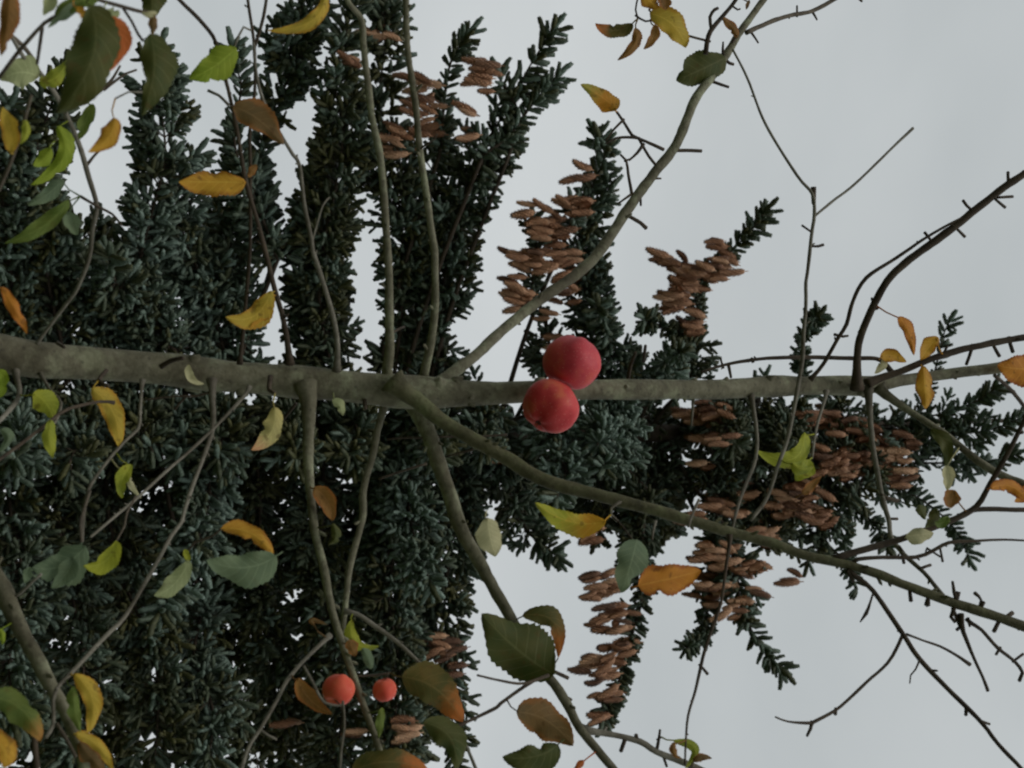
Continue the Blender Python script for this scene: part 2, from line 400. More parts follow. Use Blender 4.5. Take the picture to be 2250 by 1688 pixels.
BR_AX = []     # for placing cones: (object, points array in photo px, Ys)
UP = np.array([0, 0, 1.0])
nshoot = 0
def spruce_branch(pts, hw, Y0, Y1, dens=1.0, tone=.5, tipup=.4, lo=False, seed=0, shoots_as_parts=5, droop=.25, conn=True):
    """pts in full-view pixels, inner to tip; hw half width in those pixels"""
    global nshoot
    r = np.random.RandomState(seed * 13 + 5)
    q = [px(0, p) for p in pts]; n = len(q)
    Ys = np.linspace(Y0, Y1, n)
    W = [P(a, b, y) for (a, b), y in zip(q, Ys)]
    wpx = PX(q[n // 2][0], (Y0 + Y1) / 2)
    BR_pts = np.array(q)
    pp, hh = crom(W, 1.25 * (np.array(hw) * 1.01764 * wpx if hasattr(hw, '__len__') else np.full(n, hw * 1.01764 * wpx)), .05)
    L = np.concatenate([[0], np.cumsum(np.linalg.norm(np.diff(pp, axis=0), axis=1))]); tot = L[-1]
    wood = TB()
    rad = .012 * (1 - .8 * L / tot) + .003
    if conn:
        tz = W[0][2] - .25
        a = np.array([sp_x, SPY, max(.5, tz)])
        c, rr = crom([a, (a + W[0]) / 2 + [0, 0, -.05], W[0]], [.022, .016, rad[0]], .12); wood.tube(c, rr, 6, 0)
    wood.tube(pp, rad, 6, .05, seed)
    T = np.gradient(pp, axis=0); T /= np.linalg.norm(T, axis=1)[:, None]
    pos, dirs, sc, tn = [], [], [], []
    hwm = hh.mean()
    want = dens * 2 * hh.mean() * tot / .0042 * (3.3 if lo else 3.9 if hwm > .12 else 4.2) + 10
    while len(pos) < want:
        s = r.uniform(0, 1)
        i = min(len(pp) - 1, int(s * (len(pp) - 1) + .5)); t = T[i]; o = pp[i]
        a = r.normal(size=3); a[1] *= .75; a -= t * a.dot(t); a /= np.linalg.norm(a)
        fwd = r.uniform(.35, .9) if s > .15 else r.uniform(-.7, .9)
        d = a + t * fwd + UP * (tipup * s - droop * (1 - s)) ; d /= np.linalg.norm(d)
        ll = hh[i] * r.uniform(.45, 1.1) * (1 - .45 * s ** 3)
        if ll < .12:
            k = max(.82, ll / .125) if hwm < .12 else 1.0
            pos.append(o); dirs.append(d); sc.append(k * r.uniform(.7, 1.05)); tn.append(r.normal(tone, .22))
            continue
        # a twig with its own side shoots
        m_ = max(2, int(ll / .05)); cv = r.normal(size=3) * .25 - UP * droop * .8 + UP * tipup * .7 * s
        p = o.copy(); pth = [p.copy()]; dd = d.copy(); tw = r.normal(tone, .26)
        for j in range(m_):
            dd = dd + cv * .12; dd /= np.linalg.norm(dd)
            p = p + dd * (ll / m_); pth.append(p.copy())
            for sgn in (-1, 1):
                b = np.cross(dd, r.normal(size=3)); b /= np.linalg.norm(b)
                d2 = b * .85 + dd * r.uniform(.5, .9); d2 /= np.linalg.norm(d2)
                pos.append(p.copy()); dirs.append(d2); sc.append(r.uniform(.55, .95) * (1 - .2 * j / m_)); tn.append(tw + r.normal(0, .08))
        pos.append(p.copy() - dd * .03); dirs.append(dd); sc.append(r.uniform(.8, 1.05)); tn.append(tw + .05)
        wood.tube(pth, np.linspace(.0045, .002, len(pth)), 4, 0, 1, cap=False)
    br = wood.build('branch', M_spwood, spruce)
    # leading tip shoots are parts of their own
    lead = []
    t = T[-1]
    lead.append((pp[-1] - t * .02, t + UP * .1, 1.25))
    k = shoots_as_parts
    for j in range(k):
        i = max(0, len(pp) - 1 - int((j + 1) * .8)); a = np.cross(T[i], fwn) * (1 if j % 2 else -1); a /= np.linalg.norm(a) + 1e-9
        a = a + r.normal(size=3) * .25
        lead.append((pp[i], a * .85 + T[i] * .8 + UP * .25, r.uniform(.85, 1.15) + .02 * j))
    if not lo:
        for (p_, d_, s_) in lead:
            if nshoot >= 290: break
            o = bpy.data.objects.new('shoot', PM[r.randint(len(PM))]); C.objects.link(o); o.parent = br
            Mx = Matrix(frames(np.array([d_]), r.randint(9999))[0].tolist()).to_4x4()
            o.matrix_world = Matrix.Translation(Vector(p_)) @ Mx @ Matrix.Scale(s_, 4)
            o.matrix_parent_inverse = Matrix.Identity(4)
            o.matrix_basis = Matrix.Translation(Vector(p_) ) @ Mx @ Matrix.Scale(s_, 4)
            nshoot += 1
    me = foliage_mesh(np.array(pos), np.array(dirs), np.array(sc), np.clip(np.array(tn), 0, 1), PROT_LO if lo else PROT, seed + 3)
    f = link('foliage', me, M_needle, br); f['kind'] = 'stuff'
    BR_AX.append((br, BR_pts, Ys))
    return br
# children of a branch sit at world coordinates because branch meshes hold world coordinates relative to the tree's Empty
def fix_parent(br): pass

SB = [  # points (full-view px, inner to tip), half width, Y0, Y1, density, tone, tipup
 # upper side of the picture
 ([(60,820),(30,650),(10,480),(0,330),(20,230)],60,9.2,8.2,1.2,.45,.2),
 ([(150,820),(110,640),(80,480),(75,340),(110,230),(150,150)],[62,62,60,58,52,26],9.2,8.0,1.2,.35,.2),
 ([(260,820),(220,680),(170,570),(140,500)],[58,58,48,30],9.4,8.6,1.2,.5,.2),
 ([(350,820),(290,690),(250,610),(235,550)],[50,50,40,24],9.4,8.4,1.1,.5,.2),
 ([(430,820),(350,720),(300,600),(325,470),(355,350),(350,250),(335,180),(345,110)],[55,50,48,50,58,60,54,40],9.3,8.3,1.2,.55,.3),
 ([(500,820),(450,640),(400,520),(380,420),(420,340)],[60,60,60,50,30],9.4,8.8,1.2,.65,.2),
 ([(560,820),(500,640),(490,500),(520,380),(500,300)],[50,55,55,45,22],9.4,9.0,1.1,.5,.2),
 ([(600,560),(560,460),(520,370),(505,280),(520,190),(500,110)],[40,38,30,20,16,12],9.0,8.5,.9,.5,.2),
 ([(590,560),(575,460),(560,370),(575,270),(622,170),(628,100),(665,10)],[22,24,24,30,50,60,62],9.4,8.6,1.2,.5,.3),
 ([(720,820),(690,660),(700,520),(725,400),(740,290),(725,180),(750,60),(775,-20)],[56,50,56,56,50,44,42,36],9.3,8.2,1.35,.3,.2),
 ([(680,820),(670,690),(670,560),(680,430),(700,320)],[40,38,40,40,36],9.5,9.2,1.1,.4,.2),
 ([(850,820),(865,690),(870,560),(860,430),(835,340),(820,220),(830,100),(830,-10)],[45,26,44,48,50,48,50,50],9.3,8.5,1.2,.3,.3),
 ([(960,820),(950,680),(970,540),(1000,430),(1035,330),(1080,260),(1140,150),(1190,70)],[50,55,58,62,60,42,24,15],9.3,8.1,1.3,.4,.5),
 ([(910,830),(900,650),(930,480),(930,380),(960,270)],[50,45,52,55,45],9.5,9.0,1.1,.3,.3),
 ([(1040,340),(1100,290),(1150,225),(1200,170)],[32,24,18,13],8.4,8.2,1.2,.5,.5),
 ([(950,330),(960,210),(975,130),(1010,75)],[28,18,15,12],8.7,8.5,1.1,.45,.5),
 ([(1100,330),(1120,250),(1080,170)],[22,10,8],8.4,8.3,.6,.4,.1),
 ([(1270,830),(1280,700),(1265,600),(1250,500),(1275,410),(1305,340),(1290,295)],[38,38,42,44,30,20,11],9.3,8.4,1.3,.5,.5),
 ([(1190,800),(1180,700),(1150,620),(1160,540),(1150,480)],[40,22,22,16,10],9.3,8.6,.9,.45,.2),
 ([(1240,470),(1310,430),(1310,390)],[30,18,8],8.7,8.6,1.0,.6,.3),
 ([(1490,830),(1500,740),(1505,670),(1510,610),(1560,560),(1610,510),(1650,460)],[32,27,24,22,18,17,12],9.3,8.3,1.35,.35,.5),
 ([(1500,720),(1440,710),(1390,690)],[22,16,11],9.0,8.6,1.0,.3,.1),
 ([(1400,850),(1340,780),(1310,720),(1290,660)],[40,32,26,12],9.2,8.4,1.1,.55,.4),
 ([(1440,850),(1430,790),(1470,760)],[34,30,14],9.1,8.3,1.1,.65,.4),
 ([(1740,860),(1730,770),(1745,710),(1765,680)],[14,16,16,9],9.2,8.6,1.3,.5,.5),
 # right crown
 ([(1850,930),(1980,905),(2080,880),(2150,840)],[30,32,26,12],9.4,8.6,.9,.5,.5),
 ([(1880,960),(2020,940),(2130,930),(2210,900)],[34,34,28,16],9.4,8.4,.9,.6,.5),
 ([(1900,1000),(2020,1000),(2120,1000),(2190,980)],[34,34,24,16],9.4,8.7,.85,.7,.5),
 ([(1880,1030),(1990,1080),(2060,1140),(2090,1200)],[26,20,18,10],9.4,8.8,.9,.6,.1),
 ([(1820,1100),(1870,1115),(1900,1150),(1915,1180)],[16,16,14,10],9.3,8.8,1.1,.5,.2),
 ([(1960,930),(2010,830),(2035,730),(2050,695)],[14,8,5,4],9.3,8.9,.35,.4,.4),
 # lower side of the picture
 ([(40,900),(20,1080),(50,1260),(20,1420),(30,1560)],75,9.2,8.0,1.2,.55,.1),
 ([(130,900),(120,1080),(150,1260),(180,1430),(160,1580),(180,1690)],70,9.2,8.2,1.2,.35,.1),
 ([(240,900),(230,1080),(270,1260),(330,1400),(340,1540),(330,1690)],70,9.3,8.4,1.2,.3,.1),
 ([(420,880),(440,980),(450,1090),(400,1220),(340,1330)],[50,55,50,50,35],9.2,8.1,1.2,.75,.1),
 ([(540,900),(560,1060),(560,1200),(570,1330),(600,1480),(620,1690)],[55,55,52,52,60,60],9.5,9.1,1.2,.25,.1),
 ([(440,1300),(420,1420),(460,1540),(440,1690)],[50,55,60,55],9.2,8.3,1.2,.55,.1),
 ([(680,900),(700,1060),(690,1200),(710,1340),(740,1500),(720,1690)],62,9.4,8.6,1.2,.3,.1),
 ([(800,900),(830,1030),(850,1160),(840,1300),(860,1430),(850,1570),(830,1700)],62,9.3,8.3,1.25,.4,.1),
 ([(930,900),(890,1000),(880,1080),(900,1180),(930,1260)],55,9.1,8.2,1.15,.7,.1),
 ([(960,900),(990,1050),(970,1200),(960,1330),(980,1470),(975,1590),(990,1700)],[55,55,50,40,35,40,42],9.4,8.6,1.25,.35,.3),
 ([(1090,900),(1080,1000),(1110,1090),(1150,1160),(1200,1200)],[45,55,52,40,18],9.4,8.8,1.2,.5,.1),
 ([(1190,880),(1200,960),(1220,1020),(1200,1080)],[45,50,45,30],8.9,8.1,1.1,.75,.1),
 ([(1340,870),(1340,950),(1300,1010)],[45,48,30],9.0,8.2,1.1,.7,.1),
 ([(1270,900),(1290,1020),(1310,1110),(1290,1160)],[50,55,50,30],9.6,9.4,1.25,.15,.1),
 ([(1400,900),(1410,1010),(1400,1100),(1390,1160)],[50,55,50,40],9.6,9.2,1.2,.2,.1),
 ([(1400,1060),(1385,1180),(1385,1290),(1365,1370),(1345,1440),(1325,1500),(1300,1555)],[34,30,27,26,24,22,16],9.2,8.4,1.3,.35,.4),
 ([(1520,900),(1540,1000),(1550,1090),(1560,1170)],[50,50,48,40],9.4,9.0,1.2,.3,.2),
 ([(1560,1130),(1590,1230),(1600,1310),(1640,1390),(1685,1445)],[38,34,28,24,15],9.0,8.3,1.35,.5,.35),
 ([(1550,1200),(1530,1300),(1520,1370),(1480,1400)],[28,24,18,10],9.1,8.6,1.2,.45,.3),
 ([(1640,900),(1650,1000),(1660,1090),(1650,1180)],[45,48,50,34],9.4,9.0,1.2,.25,.3),
 ([(1760,900),(1760,1000),(1770,1080),(1790,1150),(1740,1220)],[55,58,55,36,18],9.3,8.9,1.25,.35,.2),
 ([(1860,910),(1870,980),(1860,1040),(1830,1080)],[48,52,44,24],9.3,8.9,1.2,.3,.2),
 ([(1790,1180),(1830,1220),(1850,1270)],[18,15,9],9.0,8.8,1.0,.5,.1),
 # towards the camera, across the stem
 ([(60,860),(70,900),(50,950),(30,990)],55,9.3,8.0,1.0,.6,.1),
 ([(190,850),(190,900),(170,950),(150,1000)],55,9.3,8.2,1.0,.4,.1),
 ([(120,880),(110,920),(100,950),(90,980)],50,9.2,8.4,1.0,.3,.1),
 ([(310,870),(320,910),(310,940),(330,975)],52,9.3,8.4,1.0,.35,.1),
 ([(400,870),(390,910),(400,950),(380,990)],46,9.3,8.5,.9,.6,.1),
 ([(1640,860),(1630,900),(1640,950),(1620,1000)],44,9.4,8.9,1.1,.2,.1),
 ([(1820,870),(1810,900),(1820,950),(1800,1000)],44,9.4,8.9,1.1,.2,.1),
 ([(480,850),(470,900),(480,940),(470,990)],50,9.3,8.4,1.0,.3,.1),
 ([(600,840),(610,890),(620,940),(640,990)],48,9.3,8.3,1.0,.25,.1),
 ([(760,840),(760,890),(770,940),(750,990)],48,9.3,8.4,1.0,.25,.1),
 ([(900,850),(890,890),(920,940),(950,990)],48,9.3,8.3,1.0,.35,.1),
 ([(1040,850),(1050,900),(1030,940),(1050,970)],44,9.3,8.4,1.0,.4,.1),
 ([(1330,850),(1330,890),(1310,930),(1290,960)],40,9.3,8.3,1.0,.75,.1),
 ([(1560,870),(1560,900),(1570,930),(1590,960)],36,9.3,8.6,1.0,.3,.1),
 ([(1700,880),(1710,910),(1690,950),(1700,980)],36,9.3,8.6,1.0,.3,.1),
]
for i, (p_, h_, y0, y1, de, to, tu) in enumerate(SB):
    spruce_branch(p_, h_, y0, y1, de, to, tu, seed=i + 1)
# the far side of the crown: the same kind of branches behind the trunk
BK = [
 ([(120,830),(90,650),(70,480)],75,9.9,10.4), ([(20,830),(-20,600),(-30,400)],70,9.9,10.4), ([(250,830),(220,650),(180,500)],70,9.8,10.3),
 ([(460,830),(440,760),(470,600),(440,480)],[50,30,55,55],9.8,10.3), ([(330,830),(300,720),(330,600),(340,480)],[55,45,45,50],9.9,10.4), ([(690,830),(690,700),(700,500),(710,330)],[55,50,60,55],9.8,10.3),
 ([(930,830),(900,700),(930,560),(960,420)],[50,45,45,45],9.8,10.2),
 ([(50,900),(60,1150),(60,1400),(80,1680)],85,9.9,10.4), ([(200,900),(220,1150),(260,1400),(250,1680)],85,9.9,10.5), ([(370,930),(360,1150),(400,1400),(420,1680)],[50,80,85,80],9.9,10.5),
 ([(520,900),(530,1150),(520,1400),(560,1680)],80,9.9,10.4), ([(680,900),(680,1150),(700,1400),(700,1680)],80,9.9,10.5), ([(840,900),(830,1150),(860,1400),(880,1680)],75,9.9,10.3),
 ([(970,900),(980,1100),(950,1280)],60,9.8,10.2), ([(1120,900),(1130,1020),(1160,1120)],55,9.8,10.2), ([(1260,900),(1280,1000),(1280,1120)],55,9.8,10.2),
 ([(1420,890),(1430,1000),(1420,1130)],55,9.8,10.2), ([(1580,900),(1590,1040),(1580,1160)],50,9.8,10.2), ([(1720,910),(1710,1040),(1700,1150)],45,9.8,10.2),
]
for i, (p_, h_, y0, y1) in enumerate(BK):
    spruce_branch(p_, np.array(h_) * 1.12 if isinstance(h_, list) else h_ * 1.12, y0, y1, 1.25, .15, .1, lo=True, seed=200 + i)

# ---- cones
def cone_mesh(seed):
    r = random.Random(seed); V = []; F = []
    Lc, Rc, rows, per = .118, .0185, 11, 7
    bend = r.uniform(-.010, .010)
    def prof(t): return Rc * (math.sin(math.pi * min(1, (t * .92 + .06))) ** .34) * (1 - .16 * t)
    # core
    k = 8
    for i in range(k + 1):
        t = i / k
        for a in range(6): V.append((bend * math.sin(t * 3) + prof(t) * .72 * math.cos(a * 1.0472), prof(t) * .72 * math.sin(a * 1.0472), -t * Lc))
    for i in range(k):
        for a in range(6): F.append((i * 6 + a, i * 6 + (a + 1) % 6, i * 6 + 6 + (a + 1) % 6, i * 6 + 6 + a))
    # scales, spiralled, each a raised lozenge
    for i in range(rows):
        t = (i + .5) / rows; R0 = prof(t)
        for j in range(per):
            a = 2 * math.pi * (j + .5 * (i % 2) + .12 * i) / per; h = 2 * math.pi / per * .56
            z = -t * Lc; dz = Lc / rows; b = len(V); bx = bend * math.sin(t * 3)
            op = 1.12 + r.uniform(0, .22)
            def q(aa, rr, z_): V.append((bx + rr * math.cos(aa), rr * math.sin(aa), z_))
            q(a, R0 * .74, z + dz * .7); q(a - h, R0 * .86, z); q(a, R0 * op, z - dz * .85); q(a + h, R0 * .86, z); q(a, R0 * .98, z - dz * .1)
            F += [(b, b + 1, b + 4), (b + 1, b + 2, b + 4), (b + 2, b + 3, b + 4), (b + 3, b, b + 4)]
    # little stalk
    b = len(V)
    for zt, rr in ((.022, .0022), (-.004, .003)):
        for a in range(4): V.append((rr * math.cos(a * 1.57), rr * math.sin(a * 1.57), zt))
    for a in range(4): F.append((b + a, b + (a + 1) % 4, b + 4 + (a + 1) % 4, b + 4 + a))
    me = mesh('cone', V, F, smooth=False); me.materials.append(M_cone); return me
CM = [cone_mesh(i) for i in range(6)]
CL = [(1040,160,24,36,8),(1005,245,2,2,1),(1005,287,2,2,1),(905,185,30,20,4),(905,240,35,25,5),(925,290,20,14,2),(850,310,26,26,6),(745,140,14,14,2),(815,75,25,26,3),
 (1235,378,28,8,2),(1150,458,30,10,2),(1235,445,22,24,6),(1185,500,34,30,10),(1150,560,60,22,11),(1210,575,34,28,7),(1105,605,18,14,2),(1115,645,22,26,6),(1215,630,22,18,3),(1180,680,22,18,2),(1185,745,10,8,1),
 (1540,525,14,6,2),(1560,568,26,18,6),(1435,568,26,12,5),(1495,600,50,30,15),(1455,645,28,24,8),(1490,700,18,20,3),
 (1520,895,46,24,11),(1540,950,30,16,4),(1065,985,30,16,3),(1500,1000,16,12,1),
 (1770,900,44,16,7),(1835,925,50,24,10),(1885,970,50,38,15),(1810,1000,60,34,16),(1950,955,20,16,2),(1925,1020,40,34,9),(1700,1080,46,38,12),(1760,1105,32,28,7),(1640,1150,40,18,5),(1560,1095,40,18,6),(1600,1060,20,12,2),(1490,1120,24,12,2),(1265,1150,18,20,3),
 (1540,1205,44,26,7),(1610,1225,40,20,6),(1530,1265,42,30,9),(1575,1315,22,18,3),(1620,1285,24,16,2),(1708,1252,20,8,2),
 (1295,1262,38,34,8),(1315,1335,42,30,10),(1335,1395,30,16,4),(1290,1440,36,28,9),(1310,1500,20,18,3),(1290,1543,14,6,1),
 (955,1395,30,26,6),(985,1450,16,16,2),(870,1570,30,20,5),(612,1552,18,6,1),(758,1582,16,6,1)]
rr_ = random.Random(11)
nc = 0; CO = []
for (cx, cy, ax, ay, n) in CL:
    n = int(n * 1.6 + .5)
    for k in range(n):
        a = k * 2.39996 + rr_.uniform(-.3, .3); q = math.sqrt((k + .5) / n)
        x = (cx + ax * q * math.cos(a) + 24) * 1.01764; y = (cy + ay * q * math.sin(a)) * 1.01764; x += rr_.gauss(0, 7); y += rr_.gauss(0, 6)
        best = min(range(len(SB)), key=lambda i: min((px_[0] - x) ** 2 * .6 + (px_[1] - y) ** 2 for px_ in np.vstack([BR_AX[i][1], (BR_AX[i][1][1:] + BR_AX[i][1][:-1]) / 2])))
        br, pts_, Ys = BR_AX[best]
        j = int(np.argmin(((pts_ - [x, y]) ** 2).sum(1))); Yc = Ys[j] - rr_.uniform(.04, .42)
        w_ = P(x, y, Yc); s = rr_.uniform(.74, 1.16) * PX(x, Yc) * 53 / .118
        mb = Matrix.Translation(Vector(w_)) @ Matrix.Rotation(rr_.gauss(0, .24), 4, 'X') @ Matrix.Rotation(rr_.gauss(.05, .2), 4, 'Y') @ Matrix.Rotation(rr_.uniform(0, 6.28), 4, 'Z') @ Matrix.Diagonal((s * rr_.uniform(.98, 1.22),) * 2 + (s, 1))
        CO.append((br, mb))
# cones that show largest are parts of their own, the rest of each branch's are one part
keep = set(i for i in range(len(CO)) if (i * 0.61803) % 1 < 285 / len(CO))
rest = {}
for i, (br, mb) in enumerate(CO):
    me_ = CM[i % 6]
    if i in keep:
        o = bpy.data.objects.new('cone', me_); C.objects.link(o); o.parent = br; o.matrix_basis = mb; nc += 1
    else: rest.setdefault(br, []).append((me_, mb))
for br, lst in rest.items():
    V, F = [], []
    for me_, mb in lst:
        b0 = len(V); V += [mb @ v.co for v in me_.vertices]; F += [tuple(b0 + j for j in p.vertices) for p in me_.polygons]
    link('cones', mesh('cones', V, F, False), M_cone, br)['kind'] = 'stuff'

# ================================================================== APPLE TREE
TY = 1.5
tr_px = [(-420,742,112),(-260,752,104),(-120,764,96),(0,775,84),(36,783,86),(72,790,80),(140,795,76),(217,800,73),(300,806,72),(362,811,72),(420,818,74),(470,825,75),(530,829,70),(597,834,70),(658,840,73),(730,846,70),(803,853,70),(870,860,74),(912,862,74),(960,864,68),(1002,864,59),(1092,864,50),(1160,861,46),(1281,857,43),(1389,856,45),(1480,856,43),(1570,856,42),(1660,851,46),(1700,849,50),(1758,848,41),(1831,847,45),(1880,848,46),(1921,845,38),(1975,837,27),(2048,827,23),(2120,817,24),(2192,809,25),(2250,795,23),(2340,775,20),(2480,750,14)]
rng2 = np.random.RandomState(3)
pts = [P(x, y, TY + .03 * math.sin(x * .004)) for x, y, w_ in tr_px]; rad = [PX(x, TY) * w_ / 2 for x, y, w_ in tr_px]
g0 = pts[0]
tree_base = np.array([g0[0] - .05, g0[1] + .02, 0])
pts = [tree_base + [0, 0, -.05], tree_base + [0, 0, .06], tree_base * .5 + g0 * .5 + [0.01, 0, 0]] + pts; rad = [rad[0] * 1.9, rad[0] * 1.5, rad[0] * 1.12] + rad
apple_tree = empty('apple_tree', tuple(tree_base))
tag(apple_tree, 'young apple tree with slim grey olive trunk, bare twigs and autumn leaves', 'tree')
pp, rr = crom(pts, rad, .018)
# knobs and collars along the trunk
rr = rr * (1 + .022 * np.sin(np.arange(len(rr)) * .83) + rng2.normal(0, .010, len(rr)))
tb = TB(); tb.tube(pp, rr, 24, .022, 5)
Tt = np.gradient(pp, axis=0); Tt /= np.linalg.norm(Tt, axis=1)[:, None]
for i in range(60):                      # buds, pruning scars and bark knobs
    j = rng2.randint(20, len(pp) - 4); a = np.cross(Tt[j], rng2.normal(size=3)); a /= np.linalg.norm(a)
    k_ = rng2.uniform(.12, .36); d = a + Tt[j] * rng2.uniform(-.2, .6); h_ = rr[j]
    tb.tube([pp[j] + a * h_ * .6, pp[j] + a * h_ * .98, pp[j] + d * h_ * 1.08, pp[j] + d * h_ * (1.14 + .3 * k_)], [h_ * k_ * 2, h_ * k_ * 1.3, h_ * k_ * .8, h_ * k_ * .4], 8, .12, i)
tb.build('trunk', M_trunk, apple_tree)

WOODS = [(x, y, TY) for x, y, w_ in tr_px]
for (x, y, a_), (x2, y2, b_) in zip(tr_px[:-1], tr_px[1:]):
    for j in range(1, 10): WOODS.append((x + (x2 - x) * j / 10, y + (y2 - y) * j / 10, TY))
def near_wood(p, lim):
    A = np.array(WOODS); d = np.hypot(A[:, 0] - p[0], A[:, 1] - p[1]); i = int(d.argmin())
    return tuple(A[i]) if d[i] < lim else None
def wood(t, p, w, y0=TY, y1=None, mat=None, name='branch', parent=None, spurs=(), rough=.06, flare=True, auto=0, seed=0):
    """p in tile px, w start/end widths in photo px; spurs = ((x0,y0,x1,y1,w),...) in tile px"""
    y1 = y0 if y1 is None else y1
    q = [px(t, a) for a in p]; n = len(q)
    dl = np.concatenate([[0], np.cumsum([math.dist(q[i], q[i + 1]) for i in range(n - 1)])]); dl /= dl[-1]
    if not flare:
        # a side twig springs from the wood it grows on: same depth at its base, base sunk into the parent
        h = near_wood(q[0], 26)
        if h is not None: y1 += h[2] - y0; y0 = h[2]
        if math.dist(q[0], q[-1]) < 110:
            d0 = np.array(q[0]) - np.array(q[1]); d0 = d0 / (np.linalg.norm(d0) + 1e-9) * 5; q[0] = (q[0][0] + d0[0], q[0][1] + d0[1])
    ys = y0 + (y1 - y0) * dl
    for i in range(n - 1):
        kk = max(1, int(math.dist(q[i], q[i + 1]) / 8))
        for j in range(kk + 1): f_ = j / kk; WOODS.append((q[i][0] * (1 - f_) + q[i + 1][0] * f_, q[i][1] * (1 - f_) + q[i + 1][1] * f_, ys[i] * (1 - f_) + ys[i + 1] * f_))
    ws = w if len(w) == n else np.interp(dl, np.linspace(0, 1, len(w)), w)
    W = [P(a, b, y) for (a, b), y in zip(q, ys)]; rad = [PX(a, y) * v / 2 for (a, b), y, v in zip(q, ys, ws)]
    pp, rr = crom(W, rad, .009)
    rg = np.random.RandomState(seed + int(abs(p[0][0] * 7 + p[0][1])))
    k = len(pp)
    wob = rg.normal(size=(k, 3)); wob = np.cumsum(wob, 0); wob -= np.linspace(0, 1, k)[:, None] * wob[-1]
    pp = pp + wob * rr[:, None] * .035
    rr = rr * (1 + .07 * np.sin(np.arange(k) * .9 + rg.uniform(0, 6)) * rg.uniform(0, 1, k))
    if flare:
        d = np.arange(k) * .009; rr = rr * (1 + .8 * np.exp(-d / (rr[0] * 1.7 + .004)))
    s = TB(); s.tube(pp, rr, 14 if w[0] > 20 else 9, rough * .6, seed)
    # listed short spurs
    def spur(a, b, wd, Y):
        A = P(*px(t, a), Y); B = P(*px(t, b), Y - .004); u = PX(px(t, a)[0], Y)
        D = B - A; mm = A + D * .5 + rg.normal(size=3) * np.linalg.norm(D) * .07
        c, r2 = crom([A, mm, A + D * .82, B], [u * wd * .5, u * wd * .40, u * wd * .62, u * wd * .2], .004); s.tube(c, r2, 7, .08, seed)
    for sp in spurs:
        a = px(t, sp[:2]); j = min(range(n), key=lambda i: math.dist(q[i], a)); spur(sp[:2], sp[2:4], sp[4], ys[j])
    # buds
    T = np.gradient(pp, axis=0); T /= np.linalg.norm(T, axis=1)[:, None] + 1e-9
    for b_ in range(auto):
        j = rg.randint(int(k * .12), k - 1) if k > 8 else k // 2; a = np.cross(T[j], rg.normal(size=3)); a /= np.linalg.norm(a)
        d = a * .8 + T[j] * .7; rb = min(rr[j], .0042); ln = rb * rg.uniform(1.2, 2.6) + rr[j]
        s.tube([pp[j], pp[j] + d * ln * .5, pp[j] + d * ln * .8, pp[j] + d * ln], [rb * .5, rb * .42, rb * .5, rb * .12], 6, .05, b_)
    return s.build(name, mat or M_twig, parent or apple_tree)
def w_(t, p, w, *a, **k): return wood(t, p, w, *a, **k)
S_ = 's'
# ---- upper side
w_(S_,[(80,760),(95,735),(155,655),(170,633),(195,568),(203,500),(212,452),(195,390),(177,325),(145,250),(115,195),(88,160),(55,130),(25,80),(5,50)],(7,9,12,11,8),TY,1.25,M_twigg,auto=7)
w_(S_,[(527,800),(535,720),(543,630),(549,550),(550,470),(550,360),(549,290),(560,200),(559,100),(545,0),(540,-80)],(9,8,8,7,7),TY,1.35,M_twigd,auto=8)
w_(S_,[(559,105),(578,40),(592,-50)],(7,8),1.36,1.33,M_twigd,name='branch',flare=False)
w_(S_,[(637,800),(634,770),(622,702),(604,640),(586,568),(565,488),(540,400),(521,290),(506,217),(495,174),(477,108),(467,80),(434,40),(394,0),(360,-45)],(13,11,9,9,9),TY,1.3,M_twigd,auto=9)
w_(S_,[(740,815),(741,770),(738,730),(727,677),(705,604),(687,550),(684,525),(669,452),(658,362),(644,340),(597,260),(572,203),(561,145),(557,95)],(12,11,9,8,6),TY,1.33,M_twigg,auto=8)
w_(2,[(375,1470),(400,1380),(440,1250),(480,1200)],(5,4),1.42,1.45,M_twigg,flare=False)
w_(S_,[(848,860),(850,815),(857,767),(858,695),(857,620),(854,550),(847,452),(836,344),(818,253),(807,163),(799,90),(796,43),(767,7),(750,-40)],(22,18,16,15,12),TY,1.3,M_trunk,auto=10)
w_(S_,[(928,860),(933,818),(941,785),(953,713),(957,622),(955,550),(948,506),(933,398),(922,325),(912,224),(897,127),(892,54),(893,-60)],(20,16,15,15,14),TY,1.3,M_trunk,auto=9,
   spurs=())
w_(2,[(1030,905),(1075,875),(1120,845),(1135,815)],(6,3),1.38,1.36,M_twigd,name='branch',flare=False)
b7 = w_(S_,[(945,858),(984,828),(1050,775),(1100,730),(1150,688),(1200,650),(1270,600),(1317,553),(1386,452),(1407,423),(1443,376),(1483,325),(1509,268),(1534,213),(1563,174),(1599,119),(1628,69),(1657,29),(1700,-30)],(28,23,24,24,22,21,17,13),TY,1.75,M_trunk,auto=8)
